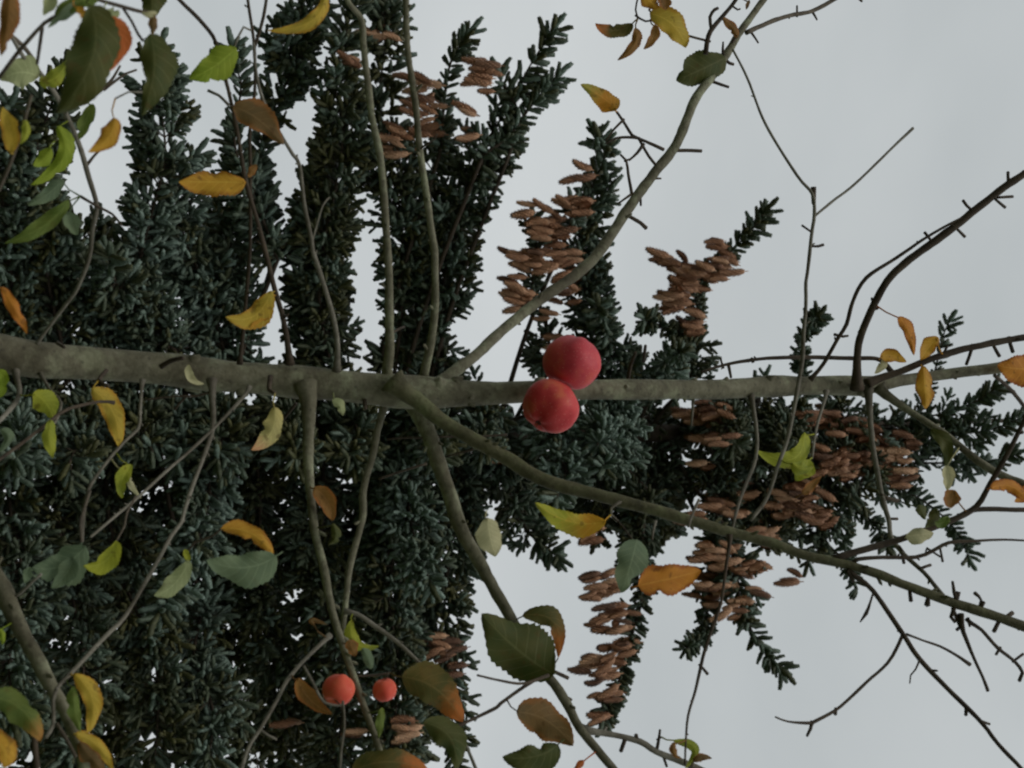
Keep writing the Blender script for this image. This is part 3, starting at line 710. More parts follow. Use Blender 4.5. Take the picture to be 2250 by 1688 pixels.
for p, w in [([(990,910),(880,860),(830,840),(800,825),(740,730),(705,680)],(8,7,7,6)),([(830,840),(770,835),(700,842),(640,872)],(7,5)),([(740,735),(690,785),(640,855)],(6,4)),
             ([(940,1000),(900,950),(860,880),(840,845)],(7,6)),([(862,885),(830,930),(780,975)],(8,5)),([(795,1170),(775,1060),(762,975),(728,940)],(8,5)),([(765,975),(790,965)],(5,4)),
             ([(1050,915),(1130,915),(1220,918)],(8,8)),([(1285,495),(1340,515),(1385,530)],(8,6)),([(780,1315),(850,1355),(885,1388)],(8,10)),([(1360,360),(1390,385),(1415,392)],(8,7)),([(1352,340),(1350,300),(1352,255)],(8,4)),
             ([(1245,330),(1262,220),(1290,170),(1340,110),(1400,40),(1450,-30)],(12,10,8)),([(1260,250),(1200,235),(1140,218)],(6,5)),([(1280,170),(1272,105),(1300,60),(1320,50)],(8,7)),
             ([(1410,40),(1440,60),(1455,55)],(5,4)),([(940,1085),(975,1085)],(6,4)),([(850,1200),(852,1250)],(6,5)),([(780,1190),(710,1240)],(6,4)),
             ([(1400,300),(1408,260),(1420,240)],(9,7)),([(830,100),(880,130),(940,110),(900,60)],(5,4)),([(830,100),(820,60),(835,-20)],(4,4))]:
    w_(3, p, w, 1.63, 1.63, M_twigd, name='twig', parent=b7, flare=False)
w_(S_,[(1640,72),(1697,47),(1740,34),(1784,25),(1831,0),(1860,-20)],(11,9,10),1.74,1.8,M_twig,name='twig',parent=b7,flare=False,auto=2)
for p,w in [([(280,90),(280,35)],(5,4)),([(375,75),(390,100),(402,122)],(6,4)),([(0,195),(25,230),(45,262)],(6,4)),([(655,-10),(675,10)],(6,5))]:
    w_(4,p,w,1.76,1.76,M_twigd,name='twig',parent=b7,flare=False)
# thin one crossing the trunk on the right
b8 = w_(S_,[(1650,1143),(1686,1092),(1708,1027),(1726,977),(1737,933),(1748,875),(1762,796),(1766,731),(1771,669),(1771,622),(1775,600),(1784,514),(1789,474),(1784,427),(1751,387),(1683,275),(1643,174),(1610,109)],(8,9,10,9,8,8,6,6,5),1.38,1.5,M_twigg,flare=False,auto=4)
w_(S_,[(1789,476),(1831,441),(1878,405),(1957,329),(2006,282)],(6,6,5,7),1.46,1.5,M_twigg,name='twig',parent=b8,flare=False)
for p,w in [([(360,1405),(310,1370)],(5,5)),([(372,1497),(410,1497),(440,1488)],(5,7)),([(380,1150),(382,1240)],(12,10))]: w_(4,p,w,1.455,1.455,M_twigd,name='twig',parent=b8,flare=False)
b9 = w_(S_,[(1780,835),(1809,800),(1842,742),(1860,713),(1874,662),(1903,611),(1968,568),(2037,521),(2095,488),(2115,478)],(8,9,9,7,5),TY,1.4,M_twigd,auto=4)
w_(8,[(520,515),(560,525),(590,520)],(7,5),1.46,1.46,M_twigd,name='twig',parent=b9,flare=False)
b10 = w_(S_,[(1883,855),(1883,785),(1889,745),(1914,684),(1950,619),(1990,578),(2048,535),(2102,495),(2156,452),(2207,412),(2250,383),(2310,340)],(18,16,17,18,17,15),TY,1.35,M_twigd,auto=5)
for p,w in [([(1340,1275),(1310,1250),(1288,1218)],(6,7)),([(1562,1115),(1562,1045)],(6,7)),([(1510,1200),(1590,1195)],(6,7)),([(1490,1215),(1545,1262)],(6,7)),([(1250,1390),(1300,1440)],(6,7)),([(1085,1450),(1055,1412)],(6,7)),([(1659,1060),(1655,1040)],(9,9))]:
    w_(4,p,w,1.40,1.40,M_twigd,name='twig',parent=b10,flare=False)
b11 = w_(S_,[(1905,845),(1925,835),(1975,818),(2048,789),(2120,767),(2192,751),(2250,742),(2330,728)],(16,15,15,14),TY,1.42,M_twigd,auto=4)
for p,w in [([(1465,558),(1478,590),(1510,645)],(7,8)),([(1568,538),(1575,570),(1592,620)],(8,9)),([(1345,585),(1325,650),(1308,695)],(8,7))]: w_(8,p,w,1.44,1.44,M_twigd,name='twig',parent=b11,flare=False)
w_(S_,[(1965,825),(1932,790),(1867,787),(1795,785),(1700,786),(1642,792),(1588,803),(1541,818)],(10,10,9,8,6),1.56,1.6,M_twigd,auto=5)
for p,w in [([(1350,705),(1335,655)],(6,4)),([(1385,700),(1395,745),(1400,775)],(8,6)),([(1530,670),(1525,655)],(7,7))]: w_(7,p,w,1.58,1.58,M_twigd,flare=False)
# ---- lower side
w_(S_,[(670,845),(677,885),(677,948),(677,1020),(684,1092),(690,1150),(695,1178),(713,1251),(731,1341),(753,1413),(778,1486),(803,1558),(832,1641),(850,1710)],(34,23,19,18,17,16,15,15),TY,1.3,M_trunk,auto=10)
b14 = w_(S_,[(852,860),(843,895),(828,948),(818,1002),(803,1056),(796,1092),(797,1130),(781,1196),(767,1251),(760,1323),(752,1390)],(18,15,16,15,14,11),1.53,1.42,M_trunk,auto=4)
w_(S_,[(755,1343),(785,1350),(810,1366),(875,1413),(928,1462)],(9,11,10,7),1.42,1.38,M_twigg,auto=3)
w_(S_,[(725,1396),(700,1420),(669,1450),(630,1497),(608,1540),(572,1602),(545,1645),(525,1710)],(8,9,8,9),1.41,1.3,M_twigg,auto=3)
w_(10,[(65,1430),(110,1460),(160,1485)],(6,5),1.34,1.34,M_twigg,flare=False)
b15 = w_(S_,[(862,835),(885,858),(930,890),(984,930),(1056,972),(1114,1005),(1172,1043),(1245,1071),(1331,1093),(1425,1117),(1509,1142),(1606,1170),(1704,1196),(1777,1222),(1849,1238),(1921,1260),(1994,1290),(2084,1323),(2156,1345),(2250,1377),(2330,1405)],(34,32,31,29,26,24,22,20,21,22,22),TY-.03,1.15,M_limb,auto=26)
b16 = w_(S_,[(905,868),(926,912),(948,966),(966,1020),(991,1092),(1009,1150),(1031,1196),(1063,1251),(1092,1305),(1122,1356),(1150,1412),(1172,1450),(1219,1504),(1245,1547),(1274,1602),(1313,1649),(1346,1688),(1380,1730)],(36,34,33,30,26,24,22,19,18),TY+.01,1.32,M_trunk,auto=8)
w_(S_,[(1275,1602),(1295,1606),(1353,1616),(1407,1630),(1443,1652),(1498,1674),(1560,1700)],(14,13,14,15,14),1.36,1.34,M_twigg,auto=2)
for p,w in [([(830,1490),(822,1455)],(8,9)),([(750,1500),(730,1558)],(9,9)),([(950,1540),(962,1480),(968,1425)],(8,5)),([(960,1480),(975,1470)],(5,5)),([(985,1580),(1010,1650)],(7,6)),([(300,1060),(340,1080),(410,1112)],(8,9)),([(400,1230),(430,1245)],(8,7)),([(320,1040),(350,990)],(3,3))]: w_(11,p,w,1.34,1.34,M_twigd,flare=False)
w_(S_,[(-400,760),(-260,930),(-120,1110),(-20,1262),(0,1290),(22,1341),(54,1403),(87,1460),(116,1515),(145,1565),(165,1610),(185,1680),(190,1730)],(60,52,46,44,42,38,32,28,24),TY,1.25,M_trunk,auto=8)
b17 = w_(S_,[(465,835),(467,875),(468,937),(448,1002),(427,1056),(405,1121),(398,1149),(376,1178),(347,1233),(311,1294),(271,1359),(235,1395),(174,1460),(123,1515),(116,1540),(116,1594),(100,1620)],(15,10,9,9,9,10,9,9),TY,1.2,M_twigg,auto=8)
w_(S_,[(548,850),(535,872),(470,940),(416,991),(362,1038),(307,1089),(268,1122),(199,1180)],(8,7,7,6),TY,1.35,M_twigg,auto=5)
w_(S_,[(313,835),(311,850),(307,912),(304,941),(271,973),(231,1020),(195,1074),(184,1129),(180,1190)],(8,7,7,8,8),TY,1.4,M_twigg,auto=5)
w_(S_,[(34,800),(36,828),(42,868),(14,908),(-25,946)],(14,11,11),TY,1.4,M_twigg)
w_(S_,[(85,815),(110,856),(134,886),(120,930),(95,940)],(8,6),TY,1.42,M_twigg)
w_(S_,[(250,885),(217,883),(145,901),(100,935),(40,980),(-30,1030)],(6,8,8),1.45,1.35,M_twigd,auto=3)
w_(S_,[(1525,860),(1523,885),(1519,935)],(6,5),TY,1.5,M_twigg)
w_(S_,[(1650,870),(1655,896),(1664,966),(1657,1020),(1635,1074),(1617,1129),(1610,1165)],(10,8,8,6),TY,1.35,M_twigg,auto=3)
w_(S_,[(1815,860),(1813,875),(1795,937),(1784,1006)],(8,6,6),TY,1.42,M_twigg,auto=3)
b20 = w_(S_,[(1907,855),(1909,880),(1914,948),(1925,1020),(1939,1092),(1954,1150),(1957,1178),(1983,1215),(2030,1258),(2059,1294),(2080,1318)],(15,12,11,11,10,9),TY,1.25,M_twigg,auto=3)
for p,w in [([(800,1490),(830,1505),(895,1522)],(7,8))]: w_(8,p,w,1.33,1.33,M_twigd,name='twig',parent=b20,flare=False)
for p,w in [([(820,25),(850,30),(890,40)],(6,6)),([(840,145),(890,145)],(6,7)),([(1035,445),(1060,435),(1092,425)],(7,7))]: w_(12,p,w,1.3,1.3,M_twigd,name='twig',parent=b20,flare=False)
w_(S_,[(1930,850),(1947,868),(2012,912),(2084,959),(2156,1017),(2211,1049),(2250,1064),(2330,1090)],(20,15,16,18,19,20),TY,1.35,M_trunk,auto=4)
b21 = w_(S_,[(1830,1228),(1849,1222),(1903,1207),(1957,1193),(2012,1175),(2088,1146),(2145,1114),(2174,1067),(2211,1002),(2250,926),(2270,880)],(16,15,14,14,12,11,9),1.22,1.15,M_twigd,auto=4,flare=False)
w_(S_,[(2135,1122),(2160,1119),(2190,1119),(2260,1121),(2300,1120)],(11,11),1.18,1.16,M_twigd,name='twig',parent=b21,flare=False)
b22 = w_(S_,[(1870,1238),(1885,1229),(1939,1225),(2012,1225),(2048,1211),(2084,1193),(2138,1189),(2207,1186),(2270,1189)],(9,9,9,8,5,5),1.22,1.16,M_twigd,auto=5,flare=False)
for p,w in [([(920,370),(930,415)],(6,7)),([(1080,330),(1150,375)],(5,5)),([(1150,330),(1165,405)],(5,6)),([(930,350),(900,310)],(5,6))]: w_(12,p,w,1.2,1.2,M_twigd,name='twig',parent=b22,flare=False)
b23 = w_(S_,[(1862,1250),(1874,1262),(1918,1298),(1983,1392),(2019,1446),(2084,1515),(2156,1587),(2192,1634),(2243,1688),(2280,1730)],(11,11,11,11,9,10),1.22,1.1,M_twigd,auto=4,flare=False)
for p,w in [([(925,840),(900,900),(830,1020),(700,1140),(600,1235),(510,1310),(360,1390)],(8,7,7,8)),([(365,1385),(330,1385),(220,1375),(148,1348)],(8,5,4)),([(370,1385),(362,1420),(340,1465)],(9,6)),
            ([(945,845),(1050,885),(1150,920),(1250,975),(1330,1030)],(6,5,6,9)),([(742,595),(725,650),(700,720),(663,772)],(4,5,9,3)),([(1022,1005),(1000,1060),(970,1095),(965,1145)],(5,3)),
            ([(1310,1300),(1305,1338)],(6,8)),([(1390,1370),(1450,1392)],(6,6)),([(515,1305),(512,1335)],(7,8))]:
    w_(12,p,w,1.16,1.16,M_twigd,name='twig',parent=b23,flare=False)
for p,w in [([(1275,720),(1280,780),(1290,830),(1350,980),(1410,1110),(1440,1190)],(14,9,6,8)),([(1310,755),(1340,780),(1400,820),(1500,930),(1600,1010),(1650,1080),(1630,1130)],(9,8,8)),([(1600,1005),(1655,965)],(6,6)),([(1510,935),(1488,970)],(6,6)),
            ([(1250,640),(1235,590),(1225,525)],(10,6)),([(965,590),(972,645)],(8,9)),([(1075,630),(1070,670)],(8,14)),([(1395,690),(1415,650)],(8,9)),([(1540,750),(1590,715)],(9,10)),([(1500,780),(1475,830)],(9,10)),
            ([(1255,600),(1235,690),(1215,740),(1240,770)],(12,8)),([(1230,700),(1270,800),(1250,820)],(8,8)),([(590,470),(625,530)],(10,4)),([(1370,700),(1400,640),(1360,595)],(3,9)),([(1320,760),(1330,800)],(8,5))]:
    w_(12,p,w,1.14,1.14,M_twigd,name='twig',parent=b15,flare=False)
w_(S_,[(1603,1175),(1603,1193),(1595,1251),(1585,1323),(1567,1377),(1548,1432),(1538,1475),(1527,1522),(1512,1573),(1507,1627),(1505,1680)],(8,7,7,8,7,5,5),1.28,1.2,M_twigd,auto=4)
w_(11,[(1215,1040),(1235,1060),(1258,1088)],(6,7),1.22,1.22,M_twigd,flare=False)
w_(11,[(700,150),(670,120),(670,80),(730,40)],(6,7),1.33,1.33,M_twigg,flare=False)
w_(11,[(690,140),(740,190),(800,270)],(4,4),1.33,1.28,M_twigd,flare=False)
w_(11,[(1200,40),(1165,120),(1140,190)],(6,7),1.31,1.29,M_twigg,flare=False)
w_(11,[(940,170),(925,230),(920,270)],(6,5),1.31,1.29,M_twigg,flare=False)
w_(S_,[(1215,1470),(1154,1508),(1100,1547),(1092,1555),(1045,1578),(1002,1598)],(10,8,8,8,7),1.34,1.28,M_twigd,flare=False)
w_(S_,[(1049,1484),(1100,1496),(1150,1502),(1205,1484)],(5,6,8),1.28,1.33,M_twigd,flare=False)
w_(S_,[(1000,1596),(1025,1640),(1050,1700)],(7,8),1.28,1.26,M_twigg,flare=False)
w_(S_,[(753,1540),(756,1575),(756,1602),(749,1650),(747,1700)],(6,7),1.3,1.28,M_twigg,flare=False,auto=2)
w_(10,[(410,1200),(450,1260),(540,1280),(560,1270)],(6,5),1.3,1.31,M_twigg,flare=False)
w_(10,[(330,1050),(370,1120),(410,1200)],(7,6),1.3,1.3,M_twigg,flare=False)
w_(10,[(640,1100),(760,1095),(850,1080)],(5,5),1.34,1.34,M_twigd,flare=False)
# upper left tangle
for p,w,a,b,mt in [([(560,-20),(600,0),(740,40),(860,72),(900,75)],(9,9,8),1.05,1.08,M_twigd),([(755,60),(800,130),(840,210),(870,250)],(7,6),1.07,1.08,M_twigd),([(255,180),(240,290),(225,390)],(8,7),1.1,1.1,M_twigd),
             ([(-20,490),(40,410),(100,330),(180,235),(270,140),(380,80),(520,20)],(8,9,9,8),1.1,1.05,M_twig),([(-10,1160),(60,1000),(130,800),(160,690),(190,580)],(9,9,7),1.12,1.08,M_twig),
             ([(1275,555),(1330,580),(1390,640)],(7,7),1.35,1.34,M_twigg),([(1430,270),(1455,210),(1480,165),(1525,185)],(5,5),1.35,1.36,M_twigg),([(340,680),(420,650),(520,625),(600,560),(640,530)],(9,7),1.08,1.1,M_twigd),
             ([(640,530),(690,470),(730,400)],(7,5),1.1,1.1,M_twigd),([(640,540),(760,450),(830,425)],(7,5),1.1,1.1,M_twigd),([(60,210),(130,270),(200,360),(240,440)],(10,9),1.1,1.15,M_twig),([(530,1000),(570,950),(600,920)],(8,5),1.3,1.3,M_twigd),
             ([(500,1200),(600,1260),(680,1300),(740,1370)],(7,5),1.3,1.3,M_twigd),([(870,560),(780,560),(700,600)],(4,4),1.1,1.1,M_twigg)]:
    w_(1,p,w,a,b,mt,flare=False)
w_(9,[(80,620),(120,600),(200,520),(250,480)],(7,7),1.3,1.28,M_twigg,flare=False)
w_(9,[(350,1400),(400,1480),(460,1590)],(9,8),1.22,1.2,M_twig,flare=False)
w_(9,[(210,1480),(215,1560),(225,1659)],(12,14),1.1,1.1,M_twigd,flare=False)
w_(9,[(0,500),(-20,430),(10,380)],(12,8),1.25,1.25,M_trunk,flare=False)
w_(9,[(540,-10),(510,90),(490,170),(495,280)],(8,7),1.4,1.3,M_twig,flare=False)
w_(9,[(820,20),(770,110),(755,190),(705,280)],(6,5),1.36,1.32,M_twig,flare=False)
w_(9,[(1140,340),(1180,290),(1290,250),(1350,200)],(6,5),1.35,1.33,M_twigd,flare=False)
# pruned stubs and bark knobs on the trunk
for t_, p, w in [(5,[(990,700),(1040,670),(1110,655)],(12,10)),(5,[(640,740),(600,790),(660,830)],(10,8)),(5,[(360,570),(390,590)],(9,7)),(6,[(120,780),(115,850),(150,870)],(12,9)),(6,[(690,890),(700,960)],(11,9)),(7,[(770,820),(790,700),(820,620)],(9,7)),(7,[(870,660),(880,580)],(9,7)),(6,[(865,500),(900,480),(935,465)],(6,5)),
                 (5,[(1290,860),(1200,885),(1130,890),(1060,970)],(6,5)),(5,[(1230,880),(1040,890),(870,910)],(4,4)),(6,[(1050,1140),(930,1140),(830,1150)],(5,4)),(6,[(1560,1120),(1400,1130),(1130,1135)],(5,4)),(6,[(1060,1300),(900,1350),(780,1390)],(5,5)),(6,[(1340,1215),(1200,1250)],(5,4)),(6,[(270,940),(230,990),(180,1050)],(8,6)),(8,[(1659,950),(1580,850),(1480,760)],(9,9))]:
    w_(t_,p,w,TY-.010 if w[0] > 8 else 1.6,TY-.036 if w[0] > 8 else 1.62,M_twigd,flare=False)

# ---- leaves
lrng = random.Random(5)
def leaf(t, b, m_, e, wl, wr, kind, Y=1.3, fold=None, stem=None, curl=None):
    b, m_, e = [np.array(px(t, q), float) for q in (b, m_, e)]
    wl, wr = wl * K, wr * K
    hit = near_wood(b, 58) if Y >= 1 else None
    if hit is not None: Y = hit[2] - .022
    if fold is None: fold = lrng.choice([-1, 1]) * lrng.uniform(.45, 1.0)
    if curl is None: curl = lrng.uniform(-.22, .22)
    fl, fr = fold * lrng.uniform(.6, 1.2), fold * lrng.uniform(.3, 1.1)
    c = 2 * m_ - (b + e) / 2; nu, nv = 30, 4
    u0 = PX(m_[0], Y); Lp = np.linalg.norm(e - b)
    ph, ph2 = lrng.uniform(0, 6), lrng.uniform(0, 6)
    V, UV, F = [], [], []
    def wprof(u): return (math.sin(math.pi * u ** .82) ** .72) * (1.02 - .1 * u) if 0 < u < 1 else 0
    nt_ = lrng.random() < .6; nu0, ns_, nd_, nw_ = lrng.uniform(.25, .85), lrng.choice([-1, 1]), lrng.uniform(.2, .55), lrng.uniform(.035, .1)
    for i in range(nu + 1):
        u = i / nu; p = (1 - u) ** 2 * b + 2 * u * (1 - u) * c + u * u * e
        d = 2 * (1 - u) * (c - b) + 2 * u * (e - c); d /= np.linalg.norm(d) + 1e-9
        nrm = np.array([d[1], -d[0]])          # 'left' of the way base->tip as drawn
        ser = 1 + (.045 if i % 2 else -.045) * lrng.uniform(.4, 1.2)
        for j in range(-nv, nv + 1):
            v = j / nv; wd = (wl if v < 0 else wr) * wprof(u) * (ser if abs(j) == nv else 1)
            wv = 1 + .13 * math.sin(u * 7 + ph + (2 if v > 0 else 0)) + .06 * math.sin(u * 17 + ph2 + v)
            if nt_ and v * ns_ > 0: wv *= 1 - nd_ * math.exp(-((u - nu0) / nw_) ** 2)
            q = p + nrm * (-v) * wd * wv
            off = abs(v) ** 1.3 * wd * (fl if v < 0 else fr) + curl * Lp * (2 * u - 1) ** 2 + .06 * Lp * math.sin(u * 11 + ph2 + (1.5 if v > 0 else 0)) * v * v
            V.append(P(q[0], q[1], Y + off * u0)); UV.append((u, v))
    n1 = 2 * nv + 1
    for i in range(nu):
        for j in range(2 * nv):
            a = i * n1 + j; F.append((a, a + 1, a + n1 + 1, a + n1))
    # petiole
    d0 = (b - c) / (np.linalg.norm(b - c) + 1e-9)
    s_end = b + d0 * 16
    if hit is not None: s_end = np.array(hit[:2])
    tb = TB(); q0 = P(*(b - d0 * 5), Y + curl * Lp * u0); q2 = P(s_end[0], s_end[1], Y + .01 if hit is None else hit[2]); q1 = (q0 + q2) / 2 + np.array([.001, 0, -.002])
    tb.tube([q0, q1, q2], [u0 * 1.6, u0 * 1.6, u0 * 2.1], 5)
    off = len(V); V += tb.V; UV += [(.3, .5)] * len(tb.V); F += [tuple(x + off for x in f) for f in tb.F]
    return link('leaf', mesh('leaf', V, F, True, UV), LM[kind], apple_tree)
LV = [
 (1,(60,-60),(50,130),(5,340),65,60,'bo',.95),(1,(340,-40),(300,20),(265,95),45,40,'p',1.0),(1,(100,-30),(60,20),(10,60),40,40,'o',.97),
 (1,(550,30),(560,360),(345,690),165,150,'d',.92,.5),(1,(600,100),(740,240),(640,450),60,45,'ro',.97,.3),(1,(470,40),(500,80),(530,100),30,30,'yo',.96),
 (1,(235,470),(120,440),(5,490),95,100,'p',1.05,.3),(1,(235,490),(340,470),(428,335),50,50,'yg',1.1),
 (1,(70,930),(60,790),(10,650),60,60,'y',1.0),(1,(150,730),(160,800),(120,880),25,30,'yg',1.1),
 (1,(910,205),(935,430),(862,705),130,80,'d',1.0,.5),(1,(920,-120),(925,10),(915,120),80,80,'d',1.0),(1,(935,90),(930,150),(925,215),28,28,'b',1.02),
 (1,(640,60),(690,90),(720,60),45,35,'p',1.02),(1,(620,-30),(450,20),(330,90),60,50,'g2',1.06),(1,(500,10),(400,80),(290,170),35,35,'gt',1.1),
 (1,(1435,290),(1300,405),(1148,480),95,95,'g',1.2,.3),(1,(1415,650),(1560,720),(1725,880),100,75,'b',1.2,.3),
 (1,(565,630),(520,740),(480,850),45,45,'g2',1.2),(1,(690,715),(665,830),(535,925),60,60,'yo',1.2,.5),
 (1,(345,765),(385,960),(185,1125),60,50,'g',1.15,.5),(1,(310,900),(260,970),(200,1005),45,45,'g',1.2),(1,(385,1090),(290,1180),(168,1250),45,50,'gt',1.2),(1,(415,1215),(270,1370),(25,1480),50,55,'g2',1.15),(1,(410,1290),(440,1360),(470,1430),50,50,'gt',1.3),
 (1,(1495,1110),(1290,1105),(1085,1105),100,70,'yo',1.25,.35),(1,(1560,1000),(1530,1040),(1510,1080),25,22,'bo',1.3),
 (2,(450,-40),(370,130),(100,185),50,40,'y',1.2,.6),
 (3,(805,145),(690,185),(575,142),55,40,'dt',1.55),(3,(815,170),(815,270),(708,368),35,35,'bo',1.55),(3,(935,150),(925,230),(868,300),35,28,'bo',1.57),(3,(905,80),(1050,155),(1125,292),85,80,'y',1.5,.3),
 (3,(870,-50),(910,10),(960,50),50,50,'yo',1.55),(3,(1010,-30),(1000,20),(1010,60),40,45,'bo',1.56),(3,(1365,350),(1215,425),(1065,490),100,110,'d',1.5,.4),(3,(705,670),(630,600),(485,512),65,60,'og',1.55,.5),(3,(1440,230),(1400,160),(1335,95),28,28,'bo',1.7),
 (5,(5,225),(90,350),(165,510),38,42,'o',1.2,.5),(5,(1150,695),(1160,775),(1240,812),25,28,'cr',1.38),(5,(1650,245),(1540,400),(1370,405),80,60,'y',1.3,.6),(5,(1650,280),(1610,380),(1520,470),35,35,'yo',1.32),
 (5,(200,870),(280,930),(320,1030),75,75,'yg',1.3,.4),(5,(310,1030),(300,1140),(320,1265),45,45,'yg',1.35),(5,(555,840),(690,990),(718,1195),72,72,'y',1.25,.5),
 (5,(805,1305),(740,1400),(745,1510),45,45,'yg',1.35),(5,(785,1350),(800,1430),(860,1508),18,22,'cr',1.35),(6,(145,950),(130,1100),(5,1215),60,65,'py',1.3,.5),(6,(500,905),(545,950),(562,1005),35,28,'p',1.42),
 (5,(-20,730),(25,800),(-10,900),40,40,'g',1.2),(5,(0,1090),(50,1140),(-10,1230),35,35,'gt',1.3),(6,(385,1440),(470,1530),(500,1645),55,62,'bo',1.3),
 (9,(520,310),(370,430),(195,440),125,95,'gt',1.25,.4),(9,(440,380),(400,480),(310,565),60,60,'gt',1.27),(9,(708,278),(640,400),(505,430),75,45,'yg',1.3),(9,(1148,395),(1060,540),(935,610),62,58,'p',1.3,.3),
 (9,(1345,205),(1530,235),(1660,370),62,50,'yo',1.25,.4),(9,(1680,370),(1480,440),(1255,395),120,95,'gt',1.28,.3),(9,(450,1085),(565,1250),(530,1450),60,65,'y',1.15,.5),(9,(450,1160),(455,1300),(490,1440),35,50,'g2',1.17),
 (9,(455,1450),(590,1520),(685,1670),45,60,'y',1.15,.5),(9,(480,1500),(560,1600),(640,1680),50,60,'b',1.17),(9,(-60,1230),(130,1300),(245,1500),90,100,'go',1.05,.4),(9,(-90,1450),(20,1540),(20,1660),90,90,'yo',1.0,.3),(9,(-10,810),(15,860),(10,910),22,22,'g',1.1),
 (9,(1120,330),(1140,370),(1150,400),20,25,'yg',1.3),(9,(190,440),(170,480),(150,540),30,30,'gt',1.3),
 (10,(620,755),(640,900),(785,915),35,45,'yg',1.35,.5),(10,(600,880),(620,930),(640,980),40,40,'bo',1.36),(10,(290,1110),(360,1240),(500,1330),55,50,'bo',1.4),(10,(920,1105),(1130,1180),(1290,1380),125,120,'dt',1.2,.35),(10,(1050,1385),(1210,1470),(1250,1670),95,85,'d',1.2,.5),(10,(620,1680),(850,1620),(1090,1690),90,80,'dt',1.15,.4),
 (10,(390,790),(380,760),(470,790),18,18,'b',1.4),(10,(500,170),(520,250),(480,300),30,28,'d',1.45),(10,(800,1290),(790,1380),(780,1480),28,28,'g2',1.4),(10,(680,930),(720,1000),(730,1060),35,35,'gt',1.45),
 ('s',(1218,1482),(1140,1430),(1058,1348),160,185,'d',1.2,.35),(11,(130,735),(320,770),(350,990),65,62,'dt',1.25,.4),(11,(95,1320),(280,1370),(440,1525),115,120,'b',1.25,.35),(11,(350,1515),(200,1590),(10,1590),110,75,'d',1.25,.4),(11,(505,1610),(480,1640),(440,1670),20,22,'ro',1.3),
 (11,(640,160),(420,160),(210,45),80,65,'ogr',1.25,.5),(11,(830,270),(790,420),(735,595),95,105,'gt',1.25,.4),(11,(835,550),(1020,510),(1220,460),105,105,'o',1.2,.3),(11,(1045,1490),(1180,1540),(1120,1665),25,35,'yg',1.3,.7),(11,(1170,1620),(1220,1595),(1285,1600),25,25,'b',1.3),(11,(1060,1500),(1050,1560),(1100,1600),22,22,'bo',1.3),
 (10,(1440,140),(1460,260),(1490,375),75,85,'cr',1.28,.4),
 (8,(325,1105),(250,1270),(25,1212),62,55,'yg',1.25,.5),(8,(350,1270),(320,1340),(270,1400),60,60,'yg',1.3),(8,(250,1290),(310,1330),(380,1310),40,40,'yg',1.32),(8,(893,405),(960,500),(990,640),40,38,'o',1.4,.5),(8,(1140,530),(1080,590),(1030,670),45,50,'yo',1.42),(8,(785,650),(860,640),(945,680),40,45,'yo',1.4),(8,(790,670),(800,700),(750,750),30,30,'cr',1.42),(8,(1045,700),(1060,850),(1060,965),55,55,'yo',1.55),
 (8,(1790,720),(1630,720),(1495,700),100,95,'o',1.2,.35),(8,(1450,1450),(1590,1440),(1700,1560),45,45,'o',1.15,.5),(8,(1090,1090),(1185,1190),(1180,1320),48,40,'d',1.35),(8,(1180,1310),(1200,1380),(1190,1460),42,40,'cr',1.3),
 (12,(940,250),(1030,240),(1110,230),40,60,'cr',1.2,.5),(12,(1240,-30),(1220,30),(1215,80),50,60,'bo',1.3),(12,(1130,80),(1100,150),(1060,200),35,35,'d',1.3),(12,(1200,130),(1160,170),(1120,160),35,35,'g2',1.3),(12,(1020,60),(1040,100),(1060,150),30,35,'d',1.3),
 (8,(310,1480),(360,1440),(430,1370),28,30,'bo',1.4),(4,(-10,0),(-20,30),(-30,60),12,12,'b',1.7),
 (1,(960,80),(900,85),(860,80),22,18,'cr',1.0),(12,(1650,-10),(1640,20),(1600,40),30,30,'o',1.15)
]
for L_ in LV:
    t, b, m_, e, wl, wr, kd, Y = L_[:8]
    if t == 's': leaf(t, b, m_, e, wl, wr, kd, Y, L_[8])
    else: leaf(t, b, m_, e, wl, wr, kd, Y, L_[8] if len(L_) > 8 else None)

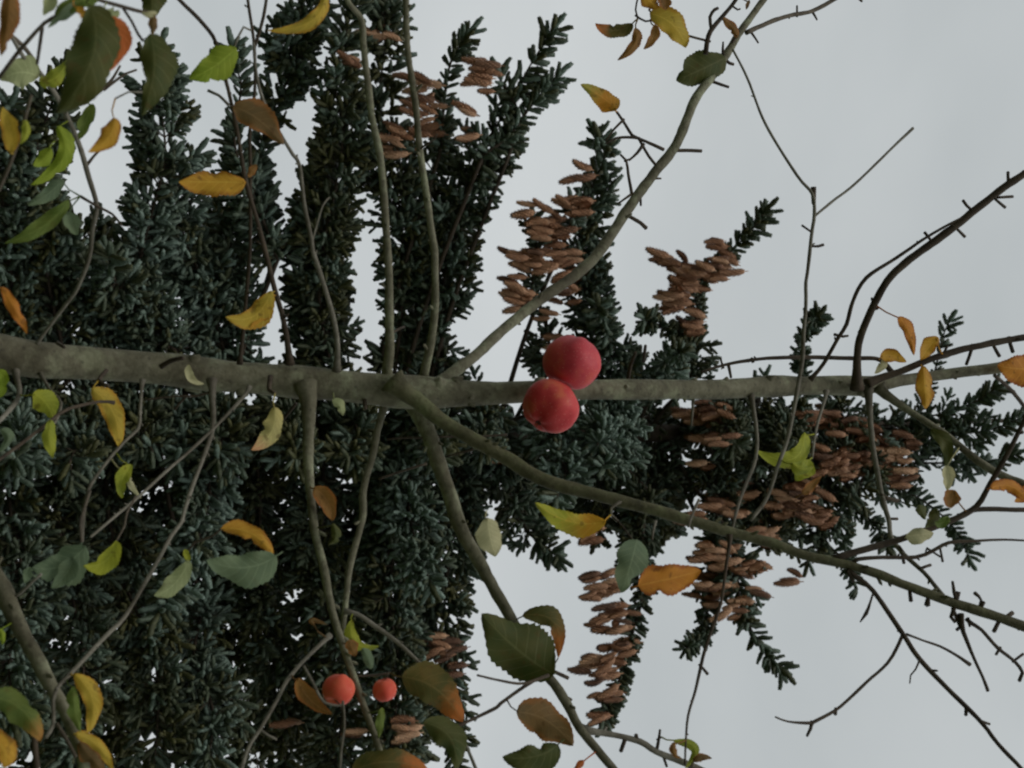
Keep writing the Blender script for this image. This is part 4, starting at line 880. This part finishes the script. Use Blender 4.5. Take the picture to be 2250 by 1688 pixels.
# ================================================================== APPLES
def apple(cx, cy, rpx, Y, axis, label, group=None, squash=.94, stem_to=None, seed=0, mat=None):
    c = P(cx, cy, Y); r = PX(cx, Y) * rpx
    root = empty('apple', tuple(c)); tag(root, label, 'apple', group)
    ax = Vector(axis[0] * rtn + axis[1] * XH + axis[2] * fwn).normalized()     # stalk direction
    Mr = ax.to_track_quat('Z', 'Y').to_matrix()
    rg = random.Random(seed); V = []; F = []; nu, nv = 40, 26
    ph = rg.uniform(0, 6)
    for i in range(nv + 1):
        th = math.pi * i / nv
        for j in range(nu):
            a = 2 * math.pi * j / nu
            lob = 1 + .03 * math.cos(5 * a + ph) * (math.sin(th) ** .5 if i not in (0, nv) else 0) * (1.2 if th > 1.6 else .5) + .028 * math.sin(2 * a + ph * 2) * math.sin(th) + .012 * math.sin(3 * a + 4 * th)
            dimt = .26 * math.exp(-(th / .36) ** 2); dimb = .13 * math.exp(-((math.pi - th) / .30) ** 2)
            rr = r * lob
            x = rr * math.sin(th) * (1 + .03 * math.cos(th)); z = rr * squash * math.cos(th) - r * dimt + r * dimb
            V.append(Mr @ Vector((x * math.cos(a), x * math.sin(a), z)))
    for i in range(nv):
        for j in range(nu): F.append((i * nu + j, (i + 1) * nu + j, (i + 1) * nu + (j + 1) % nu, i * nu + (j + 1) % nu))
    V = [v + Vector(c) for v in V]
    link('skin', mesh('skin', V, F), mat or M_apple, root)
    s = TB(); top = np.array(c) + np.array(ax) * r * (squash - .30)
    end = np.array(c) + np.array(ax) * r * 1.35 if stem_to is None else P(*stem_to)
    mid = (top + end) / 2 + np.array([0, 0, .002]); q, q2 = crom([top, mid, end], [r * .035, r * .035, r * .055], .004); s.tube(q, q2, 7); s.build('stalk', M_twigd, root)
    s = TB(); bt = np.array(c) - np.array(ax) * r * (squash - .155)
    Mn = np.array(Mr)
    for k in range(5):
        a = k * 1.2566; d = Mn @ np.array([math.cos(a), math.sin(a), 0])
        s.tube([bt + d * r * .03, bt + d * r * .09 - np.array(ax) * r * .05, bt + d * r * .10 - np.array(ax) * r * .12], [r * .03, r * .03, r * .008], 5)
    s.build('calyx', M_twigd, root)
apple(1256,797,64,1.42,(-.35,.75,-.15),'larger round red apple, uppermost in the photo, touching the other one over the trunk',squash=.95,stem_to=(1246,854,1.485),seed=1)
apple(1210,893,61,1.41,(.5,-.65,.45),'round apple with orange flush in front of the trunk, below the larger one',squash=.95,stem_to=(1250,853,1.485),seed=2,mat=M_appleo)
apple(744,1516,35,1.34,(-.3,.6,-.5),'small red apple on the left side of a slanting branch, with russet leaf beside it',squash=1.0,stem_to=(751,1560,1.30),seed=3,mat=M_appler)
apple(845,1516,27,1.34,(-.2,-.9,0),'smallest orange red apple, right of the slanting branch near the bottom of the photo',squash=.96,stem_to=(852,1478,1.34),seed=4,mat=M_appler)
print('shoots', nshoot, 'cones', nc, 'tris', sum(len(m_.polygons) * 2 for m_ in bpy.data.meshes))
